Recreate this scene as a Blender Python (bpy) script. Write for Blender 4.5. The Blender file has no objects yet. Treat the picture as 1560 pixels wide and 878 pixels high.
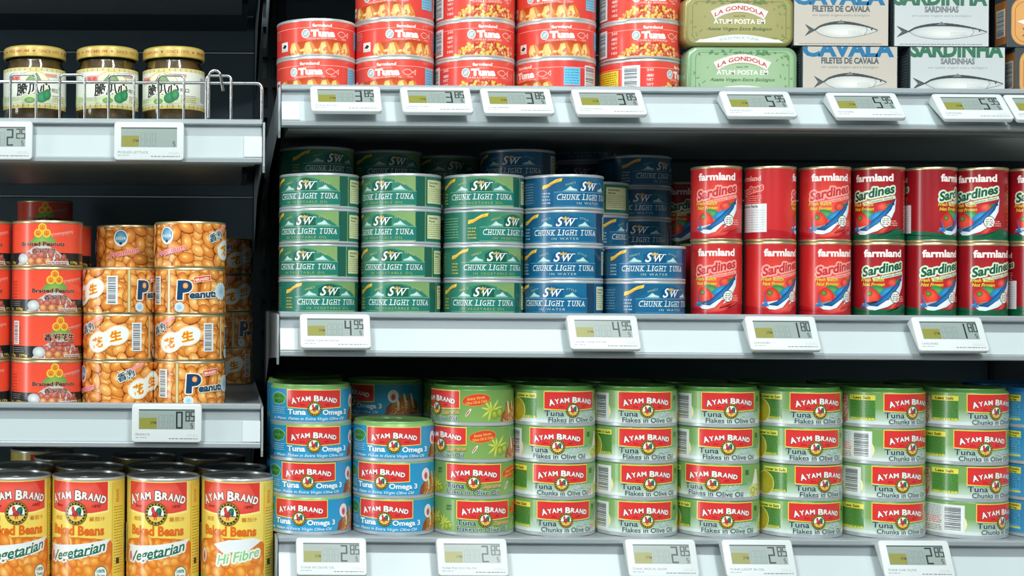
import bpy, bmesh, math, random
from mathutils import Matrix, Vector
sc = bpy.context.scene
COL = sc.collection

# ------------------------------------------------------------------ camera
EYE = 1.35                    # eye height above the shop floor, metres
F, PX0, PY0 = 2150.0, 350.0, 454.0
ROLL = math.radians(0.353)
cam = bpy.data.objects.new('camera', bpy.data.cameras.new('camera'))
COL.objects.link(cam)
cam.data.sensor_width = 36.0
cam.data.lens = 36.0 * F / 1560.0
cam.data.shift_x = (780 - PX0) / 1560.0
cam.data.shift_y = (PY0 - 439) / 1560.0
cam.data.clip_start = 0.05
cam.matrix_world = Matrix.Translation((0, 0, EYE)) @ Matrix.Rotation(math.pi/2, 4, 'X') @ Matrix.Rotation(ROLL, 4, 'Z')
sc.camera = cam

# ------------------------------------------------------------------ light
w = bpy.data.worlds.new('shop_air'); sc.world = w; w.use_nodes = True
w.node_tree.nodes['Background'].inputs[0].default_value = (0.90, 0.98, 1.0, 1)
w.node_tree.nodes['Background'].inputs[1].default_value = 0.09
def area(name, loc, sx, sy, power, aim, col=(0.96, 1.0, 0.995)):
    l = bpy.data.lights.new(name, 'AREA'); l.shape = 'RECTANGLE'; l.size = sx; l.size_y = sy
    l.energy = power; l.color = col
    o = bpy.data.objects.new(name, l); COL.objects.link(o); o.location = loc
    o.rotation_euler = (Vector(aim) - Vector(loc)).to_track_quat('-Z', 'Y').to_euler()
    return o
area('ceiling_lamp', (-0.55, 0.05, EYE+1.55), 0.22, 2.4, 40, (-0.2, 1.45, EYE))
area('ceiling_lamp', (0.75, 0.0, EYE+1.55), 0.22, 2.4, 40, (0.6, 1.45, EYE))
area('ceiling_lamp', (0.2, -1.0, EYE+1.75), 3.4, 0.4, 40, (0.3, 1.45, EYE))
area('aisle_end_light', (-3.85, -0.35, 1.35), 0.7, 2.2, 48, (0.3, 1.45, EYE))
sc.view_settings.view_transform = 'Standard'
sc.view_settings.look = 'None'
sc.view_settings.exposure = -0.12
sc.view_settings.gamma = 1.0
sc.view_settings.use_curve_mapping = False

# ------------------------------------------------------------------ helpers
def lin(h):
    h = h.lstrip('#')
    r = []
    for i in (0, 2, 4):
        c = int(h[i:i+2], 16)/255
        r.append(c/12.92 if c <= 0.04045 else ((c+0.055)/1.055)**2.4)
    return tuple(r)
def WX(px, py, Y):
    return ((px-PX0)*math.cos(ROLL) + (py-PY0)*math.sin(ROLL))*Y/F
def mat(name, col=None, rough=0.4, metal=0.0, attr=False, noise=0.0, nscale=200, coat=0.0, trans=0.0, bump=0.0, spec=0.5, stretch=None):
    m = bpy.data.materials.new(name); m.use_nodes = True
    nt = m.node_tree; b = nt.nodes['Principled BSDF']
    b.inputs['Roughness'].default_value = rough; b.inputs['Metallic'].default_value = metal
    b.inputs['Coat Weight'].default_value = coat; b.inputs['Transmission Weight'].default_value = trans
    b.inputs['Specular IOR Level'].default_value = spec
    src = None
    if attr:
        a = nt.nodes.new('ShaderNodeAttribute'); a.attribute_name = 'Col'; src = a.outputs['Color']
    if col: b.inputs['Base Color'].default_value = (*lin(col), 1)
    if noise or bump:
        tc = nt.nodes.new('ShaderNodeTexCoord'); n = nt.nodes.new('ShaderNodeTexNoise')
        n.inputs['Scale'].default_value = nscale; n.inputs['Detail'].default_value = 3
        if stretch:
            mp = nt.nodes.new('ShaderNodeMapping'); mp.inputs['Scale'].default_value = stretch
            nt.links.new(tc.outputs['Object'], mp.inputs[0]); nt.links.new(mp.outputs[0], n.inputs['Vector'])
        else: nt.links.new(tc.outputs['Object'], n.inputs['Vector'])
        if noise:
            mr = nt.nodes.new('ShaderNodeMapRange'); mr.inputs[3].default_value = 1-noise; mr.inputs[4].default_value = 1+noise
            nt.links.new(n.outputs['Fac'], mr.inputs[0])
            vm = nt.nodes.new('ShaderNodeVectorMath'); vm.operation = 'SCALE'
            if src: nt.links.new(src, vm.inputs[0])
            else: vm.inputs[0].default_value = lin(col)
            nt.links.new(mr.outputs[0], vm.inputs['Scale']); src = vm.outputs[0]
        if bump:
            bp = nt.nodes.new('ShaderNodeBump'); bp.inputs['Strength'].default_value = bump; bp.inputs['Distance'].default_value = 0.0004
            nt.links.new(n.outputs['Fac'], bp.inputs['Height']); nt.links.new(bp.outputs[0], b.inputs['Normal'])
    if src: nt.links.new(src, b.inputs['Base Color'])
    return m
M = dict(
    litho=mat('printed_tin', attr=True, rough=0.3, noise=0.05, nscale=900, coat=0.25),
    paper=mat('printed_paper', attr=True, rough=0.5, noise=0.04, nscale=700),
    lcd=mat('lcd_print', attr=True, rough=0.3),
    tin=mat('tinplate', '#d8dcda', 0.3, 0.55, noise=0.06, nscale=300),
    gold=mat('gold_tinplate', '#cfc096', 0.34, 0.8, noise=0.06, nscale=300),
    white=mat('white_enamel', '#bcc4c8', 0.32, 0.35),
    green=mat('green_enamel', '#568c46', 0.3, 0.1),
    lime=mat('lime_enamel', '#7fb068', 0.3, 0.1),
    blue=mat('blue_enamel', '#2a7fb8', 0.3, 0.1),
    rail=mat('painted_rail', '#a9b4b8', 0.38, 0.3, noise=0.03, nscale=40, stretch=(0.05, 1, 1)),
    strip=mat('price_strip_plastic', '#bfccce', 0.35, noise=0.015, nscale=30, stretch=(0.05, 1, 1)),
    cap=mat('end_cap_plastic', '#d0dade', 0.4, noise=0.02, nscale=80),
    deck=mat('shelf_deck_steel', '#8b9599', 0.45, 0.2, noise=0.05, nscale=60),
    pan=mat('shelf_underside_steel', '#98a19f', 0.36, 0.45, noise=0.06, nscale=20, stretch=(0.05, 1, 1)),
    back=mat('dark_back_panel_steel', '#5c717c', 0.5, 0.2, noise=0.08, nscale=25),
    post=mat('dark_post_steel', '#35434a', 0.45, 0.3, noise=0.08, nscale=60),
    slot=mat('slot_steel', '#6d7a78', 0.5, 0.3, noise=0.1, nscale=60),
    chrome=mat('chrome_wire', '#d5dadb', 0.16, 1.0, noise=0.02, nscale=200),
    tag=mat('tag_plastic', '#cfd8d8', 0.38, noise=0.015, nscale=300),
    wall=mat('painted_wall', '#c9cbc8', 0.7, noise=0.03, nscale=5),
    floor=mat('shop_floor', '#9a9c9a', 0.35, noise=0.06, nscale=6),
    glass=mat('jar_glass', '#f4faf6', 0.03, trans=1.0),
    lidm=mat('gold_painted_lid', '#cdb85a', 0.3, 0.35, noise=0.06, nscale=200),
    pickle=mat('pickle_in_sauce', '#6e4d1e', 0.35, noise=0.5, nscale=120, bump=0.6),
    lidgold=mat('gold_jar_lid', attr=True, rough=0.3, metal=0.2, coat=0.3, noise=0.03, nscale=300),
    carton=mat('carton_board', '#39464b', 0.5, noise=0.06, nscale=120),
    cartonbrown=mat('brown_carton_board', '#a66a35', 0.5, noise=0.06, nscale=120),
    tingreen=mat('green_lacquered_tin', '#7fa580', 0.26, 0.2, noise=0.12, nscale=90, coat=0.3),
    tinolive=mat('olive_lacquered_tin', '#8f8850', 0.26, 0.2, noise=0.12, nscale=90, coat=0.3),
)
def link(name, me, parent=None, m=None):
    o = bpy.data.objects.new(name, me); COL.objects.link(o)
    if parent: o.parent = parent
    if m and not me.materials: me.materials.append(m)
    return o
def empty(name, loc, rz, label, cat, group=None):
    o = bpy.data.objects.new(name, None); COL.objects.link(o); o.empty_display_size = 0.01
    o.location = loc; o.rotation_euler = (0, 0, rz); o['label'] = label; o['category'] = cat
    if group: o['group'] = group
    return o
def mesh_from(name, vs, fs, m=None, smooth=None):
    me = bpy.data.meshes.new(name); me.from_pydata(vs, [], fs); me.update()
    if m: me.materials.append(m)
    if smooth is not None:
        me.polygons.foreach_set('use_smooth', [True]*len(me.polygons)); me.set_sharp_from_angle(angle=math.radians(smooth))
    return me
def lathe(name, prof, m, seg=72, smooth=40):
    """prof: (radius, z) in mm, outside going up; radius 0 closes with a point"""
    vs, fs, rings = [], [], []
    for r, z in prof:
        if r <= 1e-6: rings.append([len(vs)]); vs.append((0, 0, z/1000))
        else:
            rings.append(list(range(len(vs), len(vs)+seg)))
            for k in range(seg):
                a = 2*math.pi*k/seg; vs.append((r*math.sin(a)/1000, -r*math.cos(a)/1000, z/1000))
    for A, B in zip(rings, rings[1:]):
        for k in range(seg):
            k2 = (k+1) % seg
            if len(A) == 1 and len(B) == 1: continue
            if len(A) == 1: fs.append((A[0], B[k2], B[k]))
            elif len(B) == 1: fs.append((A[k], A[k2], B[0]))
            else: fs.append((A[k], A[k2], B[k2], B[k]))
    return mesh_from(name, vs, fs, m, smooth)
def box_bm(bm, x0, x1, y0, y1, z0, z1):
    v = [bm.verts.new(p) for p in ((x0,y0,z0),(x1,y0,z0),(x1,y1,z0),(x0,y1,z0),(x0,y0,z1),(x1,y0,z1),(x1,y1,z1),(x0,y1,z1))]
    for f in ((0,3,2,1),(4,5,6,7),(0,1,5,4),(1,2,6,5),(2,3,7,6),(3,0,4,7)): bm.faces.new([v[i] for i in f])
def box(name, x0, x1, y0, y1, z0, z1, m, bevel=0.0, segs=2, vert_only=False):
    bm = bmesh.new(); box_bm(bm, x0, x1, y0, y1, z0, z1)
    if bevel:
        es = bm.edges[:] if not vert_only else [e for e in bm.edges if abs(e.verts[0].co.y-e.verts[1].co.y) > 1e-6]
        bmesh.ops.bevel(bm, geom=es, offset=bevel, segments=segs, affect='EDGES', profile=0.5)
    me = bpy.data.meshes.new(name); bm.to_mesh(me); bm.free(); me.materials.append(m)
    if bevel:
        me.polygons.foreach_set('use_smooth', [True]*len(me.polygons)); me.set_sharp_from_angle(angle=math.radians(35))
    return me
def extrude_x(name, prof, x0, x1, m):
    """closed outline (y, z) in metres swept along x"""
    n = len(prof); vs = [(x0, y, z) for y, z in prof] + [(x1, y, z) for y, z in prof]
    fs = [(i, (i+1) % n, n+(i+1) % n, n+i) for i in range(n)]
    me = mesh_from(name, vs, fs, m)
    bm = bmesh.new(); bm.from_mesh(me)
    bm.verts.ensure_lookup_table()
    bm.faces.new([bm.verts[i] for i in range(n)]); bm.faces.new([bm.verts[n+i] for i in range(n)])
    bmesh.ops.triangulate(bm, faces=[f for f in bm.faces if len(f.verts) > 4])
    bmesh.ops.recalc_face_normals(bm, faces=bm.faces[:]); bm.to_mesh(me); bm.free()
    return me
def tube(name, pts, r, m, seg=8, closed=False):
    vs, fs = [], []; P = [Vector(p) for p in pts]; n = len(P); up = None
    for i, p in enumerate(P):
        a = P[i-1] if (i or closed) else P[i]; b = P[(i+1) % n] if (i < n-1 or closed) else P[i]
        t = (b-a).normalized()
        if up is None: up = t.orthogonal().normalized()
        up = (up - t*up.dot(t)).normalized(); s = t.cross(up)
        for k in range(seg):
            q = 2*math.pi*k/seg; vs.append(p + (up*math.cos(q)+s*math.sin(q))*r)
    for i in range(n if closed else n-1):
        j = (i+1) % n
        for k in range(seg):
            fs.append((i*seg+k, i*seg+(k+1) % seg, j*seg+(k+1) % seg, j*seg+k))
    if not closed: fs += [tuple(range(seg))[::-1], tuple((n-1)*seg+k for k in range(seg))]
    return mesh_from(name, [tuple(v) for v in vs], fs, m, 60)

# ------------------------------------------------------------------ flat print: coloured shapes laid on a label
_cache = {}
def glyphs(s, bold, shear, space):
    key = (s, bold, shear, space)
    if key not in _cache:
        c = bpy.data.curves.new('t', 'FONT'); c.body = s; c.resolution_u = 3; c.offset = bold; c.shear = shear; c.space_character = space
        o = bpy.data.objects.new('t', c); COL.objects.link(o)
        me = o.to_mesh(); me.calc_loop_triangles()
        v = [(p.co.x, p.co.y) for p in me.vertices]; t = [tuple(q.vertices) for q in me.loop_triangles]
        o.to_mesh_clear(); bpy.data.objects.remove(o); bpy.data.curves.remove(c)
        _cache[key] = (v, t)
    return _cache[key]
def clip(poly, i, k, keep_less):
    out = []
    for a, b in zip(poly, poly[1:]+poly[:1]):
        ia = (a[i] <= k) if keep_less else (a[i] >= k); ib = (b[i] <= k) if keep_less else (b[i] >= k)
        if ia: out.append(a)
        if ia != ib:
            t = (k-a[i])/(b[i]-a[i]); out.append(tuple(p+(q-p)*t for p, q in zip(a, b)))
    return out
class Art:
    """2D vector print in millimetres, x round the can (0 = front), y up"""
    def __init__(s, W, H): s.W, s.H, s.tris, s.lay = W, H, [], 0
    def tri(s, a, b, c): s.tris.append((s.lay, a, b, c))
    def poly(s, pts, c, c2=None, cen=None):
        s.lay += 1; C = lin(c); n = len(pts)
        if cen is None: cen = (sum(p[0] for p in pts)/n, sum(p[1] for p in pts)/n)
        Cc = lin(c2) if c2 else C
        for i in range(n):
            p, q = pts[i], pts[(i+1) % n]; s.tri((*cen, *Cc), (*p, *C), (*q, *C))
    def rect(s, x0, y0, x1, y1, c, ctop=None, rot=0):
        s.lay += 1; A = lin(c); B = lin(ctop) if ctop else A
        P = [(x0, y0, *A), (x1, y0, *A), (x1, y1, *B), (x0, y1, *B)]
        if rot:
            mx, my = (x0+x1)/2, (y0+y1)/2; cs, sn = math.cos(math.radians(rot)), math.sin(math.radians(rot))
            P = [(mx+(p[0]-mx)*cs-(p[1]-my)*sn, my+(p[0]-mx)*sn+(p[1]-my)*cs, *p[2:]) for p in P]
        s.tri(P[0], P[1], P[2]); s.tri(P[0], P[2], P[3])
    def hrect(s, x0, y0, x1, y1, cl, cr):
        s.lay += 1; A, B = lin(cl), lin(cr)
        P = [(x0, y0, *A), (x1, y0, *B), (x1, y1, *B), (x0, y1, *A)]
        s.tri(P[0], P[1], P[2]); s.tri(P[0], P[2], P[3])
    def ell(s, cx, cy, rx, ry, c, c2=None, rot=0, n=20, off=(0, 0)):
        cs, sn = math.cos(math.radians(rot)), math.sin(math.radians(rot))
        pts = [(cx+rx*math.cos(t)*cs-ry*math.sin(t)*sn, cy+rx*math.cos(t)*sn+ry*math.sin(t)*cs) for t in (2*math.pi*k/n for k in range(n))]
        s.poly(pts, c, c2, (cx+off[0]*rx, cy+off[1]*ry))
    def line(s, pts, wd, c):
        s.lay += 1; C = lin(c)
        for (ax, ay), (bx, by) in zip(pts, pts[1:]):
            L = math.hypot(bx-ax, by-ay) or 1; nx, ny = -(by-ay)/L*wd/2, (bx-ax)/L*wd/2
            P = [(ax+nx, ay+ny, *C), (ax-nx, ay-ny, *C), (bx-nx, by-ny, *C), (bx+nx, by+ny, *C)]
            s.tri(P[0], P[1], P[2]); s.tri(P[0], P[2], P[3])
    def text(s, t, cx, y, h, c, width=None, bold=0.0, shear=0.0, rot=0, arch=0.0, space=1.0, outline=None, ow=0.05, align='C', warp=None):
        if outline:
            q = ow*h/(0.73 if ord(max(t)) < 0x3000 else 0.9)
            for k in range(8):
                s.text(t, cx+q*math.cos(k*math.pi/4), y+q*math.sin(k*math.pi/4), h, outline, width, bold, shear, rot, arch, space, None, 0, align, warp)
        v, tr = glyphs(t, bold, shear, space); v0, _ = glyphs(t, 0.0, shear, space)
        if not v: return
        cap = 0.73 if ord(max(t)) < 0x3000 else 0.9
        x0, x1 = min(p[0] for p in v0), max(p[0] for p in v0); sy = h/cap; sx = width/(x1-x0) if width else sy
        ox = -(x0+x1)/2 if align == 'C' else -x0
        cs, sn = math.cos(math.radians(rot)), math.sin(math.radians(rot)); C = lin(c); s.lay += 1
        W2 = (x1-x0)*sx/2
        P = []
        for px, py in v:
            X, Y = (px+ox)*sx, py*sy
            u = X/W2 if align == 'C' else X/W2-1
            if warp: X, Y = warp(X, Y, u)
            Y -= arch*u*u
            P.append((cx+X*cs-Y*sn, y+X*sn+Y*cs, *C))
        for a, b, d in tr: s.tri(P[a], P[b], P[d])
    SER = {'C': ((.9,), (), 1.0), 'H': ((.12, .88), (.12, .88), 1.1), 'U': ((.12, .88), (), 1.05), 'N': ((.12, .88), (.12,), 1.1), 'K': ((.12, .85), (.12, .92), 1.05), 'L': ((.2,), (.2,), .95),
           'I': ((.5,), (.5,), .55), 'G': ((), (), 1.1), 'T': ((), (.5,), .95), 'A': ((), (.04, .96), 1.05), 'W': ((.06, .5, .94), (), 1.4), ' ': ((), (), .5), 'V': ((.06, .94), (), 1.0)}
    def serif(s, t, cx, y, h, c, width, sh=.18, cap=1.0, bold=.0):
        """capitals with foot and head serifs, the first of each word a little taller"""
        wd = [s.SER[ch][2]*(1.12 if (i == 0 or t[i-1] == ' ') and ch != ' ' else 1) for i, ch in enumerate(t)]; T = sum(wd); x = cx-width/2
        for i, (ch, q) in enumerate(zip(t, wd)):
            L = q/T*width; hh = h*cap if (i == 0 or t[i-1] == ' ') else h
            if ch != ' ':
                if ch == 'I': s.poly([(x+L/2+e*.075*h+f*sh*hh*.45, y+(f+1)*hh/2) for e, f in ((-1, -1), (1, -1), (1, 1), (-1, 1))], c)
                else: s.text(ch, x+L/2, y, hh, c, L*{'L': .66, 'T': .74}.get(ch, .78), bold, sh)
                a, b, _ = s.SER[ch]; w_ = .24*h
                for f, off in [(f, hh) for f in a]+[(f, 0) for f in b]:
                    px = x+L*.11+L*.78*f+(off-hh/2)*sh*.9; yy = y+(off-.07*h if off else 0)
                    s.rect(px-w_, yy, px+w_, yy+.075*h, c)
            x += L
    def lines(s, x0, y0, x1, y1, n, c, th=0.45, seed=1):
        """rows of print too small to read"""
        R = random.Random(seed); s.lay += 1; C = lin(c); st = (y1-y0)/n
        for k in range(n):
            y = y0+st*(k+0.5); x = x0
            while x < x1-1:
                L = R.uniform(0.8, 3.2); xe = min(x+L, x1); q = [(x, y-th*st, *C), (xe, y-th*st, *C), (xe, y+th*st*0.6, *C), (x, y+th*st*0.6, *C)]
                s.tri(q[0], q[1], q[2]); s.tri(q[0], q[2], q[3]); x = xe+R.uniform(0.4, 0.9)
    def barcode(s, x0, y0, x1, y1, horiz=True, seed=3, bg='#e6ecec', fg='#39444b'):
        s.rect(x0, y0, x1, y1, bg); R = random.Random(seed); s.lay += 1; C = lin(fg)
        a, b = (y0+1.2, y1-1.2) if horiz else (x0+1.2, x1-1.2); t = a
        while t < b:
            d = R.choice((0.35, 0.6, 1.0)); e = min(t+d, b)
            q = [(x0+1.2, t), (x1-2.0, t), (x1-2.0, e), (x0+1.2, e)] if horiz else [(t, y0+1.8), (e, y0+1.8), (e, y1-1), (t, y1-1)]
            q = [(*p, *C) for p in q]; s.tri(q[0], q[1], q[2]); s.tri(q[0], q[2], q[3]); t = e+R.choice((0.35, 0.5, 0.8))
    def scatter(s, inside, x0, x1, y0, y1, stp, rx, ry, cols, seed=1, n=10):
        R = random.Random(seed); y = y0; pts = []
        while y <= y1:
            x = x0
            while x <= x1:
                a, b = x+R.uniform(-.35, .35)*stp, y+R.uniform(-.35, .35)*stp
                if inside(a, b): pts.append((a, b))
                x += stp
            y += stp*0.8
        R.shuffle(pts)
        for a, b in pts:
            c = R.choice(cols); k = R.uniform(0.8, 1.15)
            s.ell(a, b, rx*k, ry*k, c[0], c[1], R.uniform(0, 180), n, (R.uniform(-.3, .3), .3))
    def stretch(s, k):
        s.H *= k; s.tris = [(t[0],)+tuple((p[0], p[1]*k)+tuple(p[2:]) for p in t[1:]) for t in s.tris]; return s
    # final meshes
    def _cells(s, step, yhalf=None):
        out = []
        W, H = s.W/2, s.H
        for lay, *t in s.tris:
            xs = [p[0] for p in t]; ys = [p[1] for p in t]; P = t
            if min(xs) < -W: P = clip(P, 0, -W, False)
            if P and max(xs) > W: P = clip(P, 0, W, True)
            if P and min(ys) < 0: P = clip(P, 1, 0, False)
            if P and max(ys) > H: P = clip(P, 1, H, True)
            if len(P) < 3: continue
            if not step: out.append((lay, P)); continue
            a = max(min(xs), -W); b = min(max(xs), W); k0, k1 = math.floor(a/step+1e-7), math.ceil(b/step-1e-7)
            if k1-k0 <= 1: out.append((lay, P)); continue
            for k in range(k0, k1):
                Q = clip(P, 0, k*step, False)
                if len(Q) > 2: Q = clip(Q, 0, (k+1)*step, True)
                if len(Q) > 2: out.append((lay, Q))
        return out
    def _mesh(s, name, cells, fn, m):
        vs, fs, cs, ns = [], [], [], []
        for lay, P in cells:
            i = len(vs)
            ar = sum(P[j][0]*P[(j+1) % len(P)][1]-P[(j+1) % len(P)][0]*P[j][1] for j in range(len(P)))
            if abs(ar) < 1e-7: continue
            if ar < 0: P = P[::-1]
            for p in P:
                v, n = fn(p[0], p[1], lay); vs.append(v); ns.append(n); cs.extend((p[2], p[3], p[4], 1.0))
            fs.append(tuple(range(i, i+len(P))))
        me = bpy.data.meshes.new(name); me.from_pydata(vs, [], fs)
        at = me.color_attributes.new('Col', 'FLOAT_COLOR', 'POINT'); at.data.foreach_set('color', cs)
        me.polygons.foreach_set('use_smooth', [True]*len(me.polygons))
        me.normals_split_custom_set_from_vertices(ns); me.materials.append(m); return me
    def wrap(s, name, r, z0, m, seg=72, rfun=None):
        step = 2*math.pi*r/seg
        def fn(x, y, lay):
            # points stay on the facet chord so that layers never cross
            k = math.floor(x/step+1e-6); t = x/step-k
            if t < 1e-5: t = 0.0
            R = r+0.12+lay*0.004
            if rfun: R += rfun(y)
            a0, a1 = k*step/r, (k+1)*step/r
            X = (math.sin(a0)*(1-t)+math.sin(a1)*t)*R; Y = -(math.cos(a0)*(1-t)+math.cos(a1)*t)*R
            a = x/r
            return (X/1000, Y/1000, (z0+y)/1000), (math.sin(a), -math.cos(a), 0)
        return s._mesh(name, s._cells(step), fn, m)
    def flat(s, name, m, x0=0, y0=0, z0=0):
        def fn(x, y, lay): return ((x0+x)/1000, (y0-0.05-lay*0.004)/1000, (z0+y)/1000), (0, -1, 0)
        return s._mesh(name, s._cells(None), fn, m)
def rrect(x0, y0, x1, y1, r, n=4):
    P = []
    for cx, cy, a in ((x1-r, y1-r, 0), (x0+r, y1-r, 90), (x0+r, y0+r, 180), (x1-r, y0+r, 270)):
        for k in range(n+1):
            t = math.radians(a+90*k/n); P.append((cx+r*math.cos(t), cy+r*math.sin(t)))
    return P

# ------------------------------------------------------------------ shared emblems
def rooster(A, cx, cy, R):
    A.ell(cx, cy, R, R*1.03, '#2a2418', n=28); A.ell(cx, cy, R*.95, R*.98, '#b99a2e', n=28); A.ell(cx, cy, R*.90, R*.93, '#29261c', n=28)
    for k in range(18):
        t = k*math.pi/9; A.ell(cx+R*.81*math.cos(t), cy+R*.84*math.sin(t), R*.075, R*.06, '#c9b04a', n=6)
    A.ell(cx, cy, R*.72, R*.74, '#d8c25a', n=24); A.ell(cx, cy, R*.68, R*.70, '#e9f1ef', n=24)
    A.poly([(cx+R*.68*math.cos(t), cy+R*.70*math.sin(t)) for t in (math.pi*(1.1+0.8*k/10) for k in range(11))], '#eebf52')
    A.line([(cx-R*.62, cy-R*.2), (cx+R*.62, cy-R*.2)], R*.1, '#4d6a72')
    A.ell(cx+R*.26, cy+R*.2, R*.25, R*.36, '#176a50', '#2a8a6c', -25, 12); A.ell(cx+R*.40, cy+R*.02, R*.1, R*.24, '#1b4f66', None, -10, 10)
    A.ell(cx-R*.05, cy-R*.05, R*.3, R*.26, '#9e2a2e', '#c8413c', 25, 14); A.ell(cx-R*.2, cy+R*.22, R*.16, R*.34, '#b23434', '#d85a4c', 20, 12)
    A.ell(cx-R*.24, cy+R*.5, R*.12, R*.1, '#d02f30'); A.line([(cx-R*.1, cy-R*.28), (cx-R*.12, cy-R*.55)], R*.07, '#8d3a28'); A.line([(cx+R*.06, cy-R*.28), (cx+R*.05, cy-R*.55)], R*.07, '#8d3a28')
def arched_title(A, cx, y, hw, h, drop, big=1.32, ol='#7d1a22'):
    """AYAM BRAND with larger first letters on an arch"""
    ws = {'A': 1.0, 'Y': .95, 'M': 1.15, 'B': 1.0, 'R': 1.0, 'N': 1.05, 'D': 1.05}
    seq = [('A', 1), ('Y', 0), ('A', 0), ('M', 0), (' ', 0), ('B', 1), ('R', 0), ('A', 0), ('N', 0), ('D', 0)]
    wd = [(.55 if c == ' ' else ws[c]*(1.22 if b else 1.0)) for c, b in seq]; T = sum(wd); x = -hw
    for (c, b), q in zip(seq, wd):
        L = q/T*2*hw; m_ = x+L/2; u = m_/hw
        if c != ' ':
            sl = math.degrees(math.atan(-2*drop*u/hw))
            A.text(c, cx+m_, y-drop*u*u-(h*.18 if b else 0), h*(big if b else 1), '#f3efe9', L*.80, 0.045, 0, sl, outline=ol, ow=0.05)
        x += L
def title_box(A, cx, y0, y1, hw, b=1.1):
    """red plate, its lower edge bowed, with gold border"""
    def pl(e, c, c2=None):
        pts = [(cx-hw-e, y1+e), (cx-hw-e, y0-e+1)] + [(cx-hw-e+(2*hw+2*e)*k/8, y0-e+1-1.0*math.sin(math.pi*k/8)) for k in range(1, 8)] + [(cx+hw+e, y0-e+1), (cx+hw+e, y1+e)]
        A.poly(pts, c, c2)
    pl(b, '#f3d94e'); pl(b*.25, '#d2382a'); pl(0, '#da3434', '#e03c3c')

# ------------------------------------------------------------------ can labels
R_A, H_A = 42.3, 32.4          # flat tuna cans of the lower shelf
CA = 2*math.pi*R_A
def shreds(A, cx, y0, wd, ht, seed=1, cols=None):
    cols = cols or [('#c77b3c', '#eab377'), ('#b5652e', '#e0a15f'), ('#dca46a', '#f3d3a6')]
    A.scatter(lambda x, y: abs(x-cx)/wd+(y-y0)/ht < 1.0, cx-wd, cx+wd, y0, y0+ht, 2.6, 2.6, .8, cols, seed, 8)
def sandwich(A, cx, y0, s=1.0, seed=4):
    A.poly([(cx-20*s, y0), (cx+22*s, y0), (cx+20*s, y0+10*s), (cx+11*s, y0+17*s), (cx-8*s, y0+16*s), (cx-18*s, y0+8*s)], '#8a4420', '#a55a2c')
    for k, dx in enumerate((-9, 0, 9)):
        A.poly([(cx+(dx-5)*s, y0+4*s), (cx+(dx+3)*s, y0+3*s), (cx+(dx+5)*s, y0+9*s), (cx+dx*s, y0+21*s), (cx+(dx-3)*s, y0+20*s)], '#a45e28', '#c98440')
        A.poly([(cx+(dx+3)*s, y0+4*s), (cx+(dx+6)*s, y0+8*s), (cx+(dx+1)*s, y0+21.5*s), (cx+(dx-.5)*s, y0+21*s)], '#efe0bd', '#f5ead0')
    shreds(A, cx+4*s, y0, 21*s, 14*s, seed)
def olive_branch(A, cx, cy, s=1.0, seed=2):
    R = random.Random(seed)
    for k in range(9):
        a = math.radians(20+k*38+R.uniform(-10, 10)); L = (6+R.uniform(0, 5))*s
        A.ell(cx+math.cos(a)*L*.7, cy+math.sin(a)*L*.55, L*.6, 1.0*s, '#a8b83a', '#dce26a', math.degrees(a), 10)
    for dx, dy in ((3, -4), (8, -2.5)): A.ell(cx+dx*s, cy+dy*s, 3.6*s, 3.9*s, '#6c8a22', '#b9c64a', 0, 14, (-.2, .3))
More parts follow.
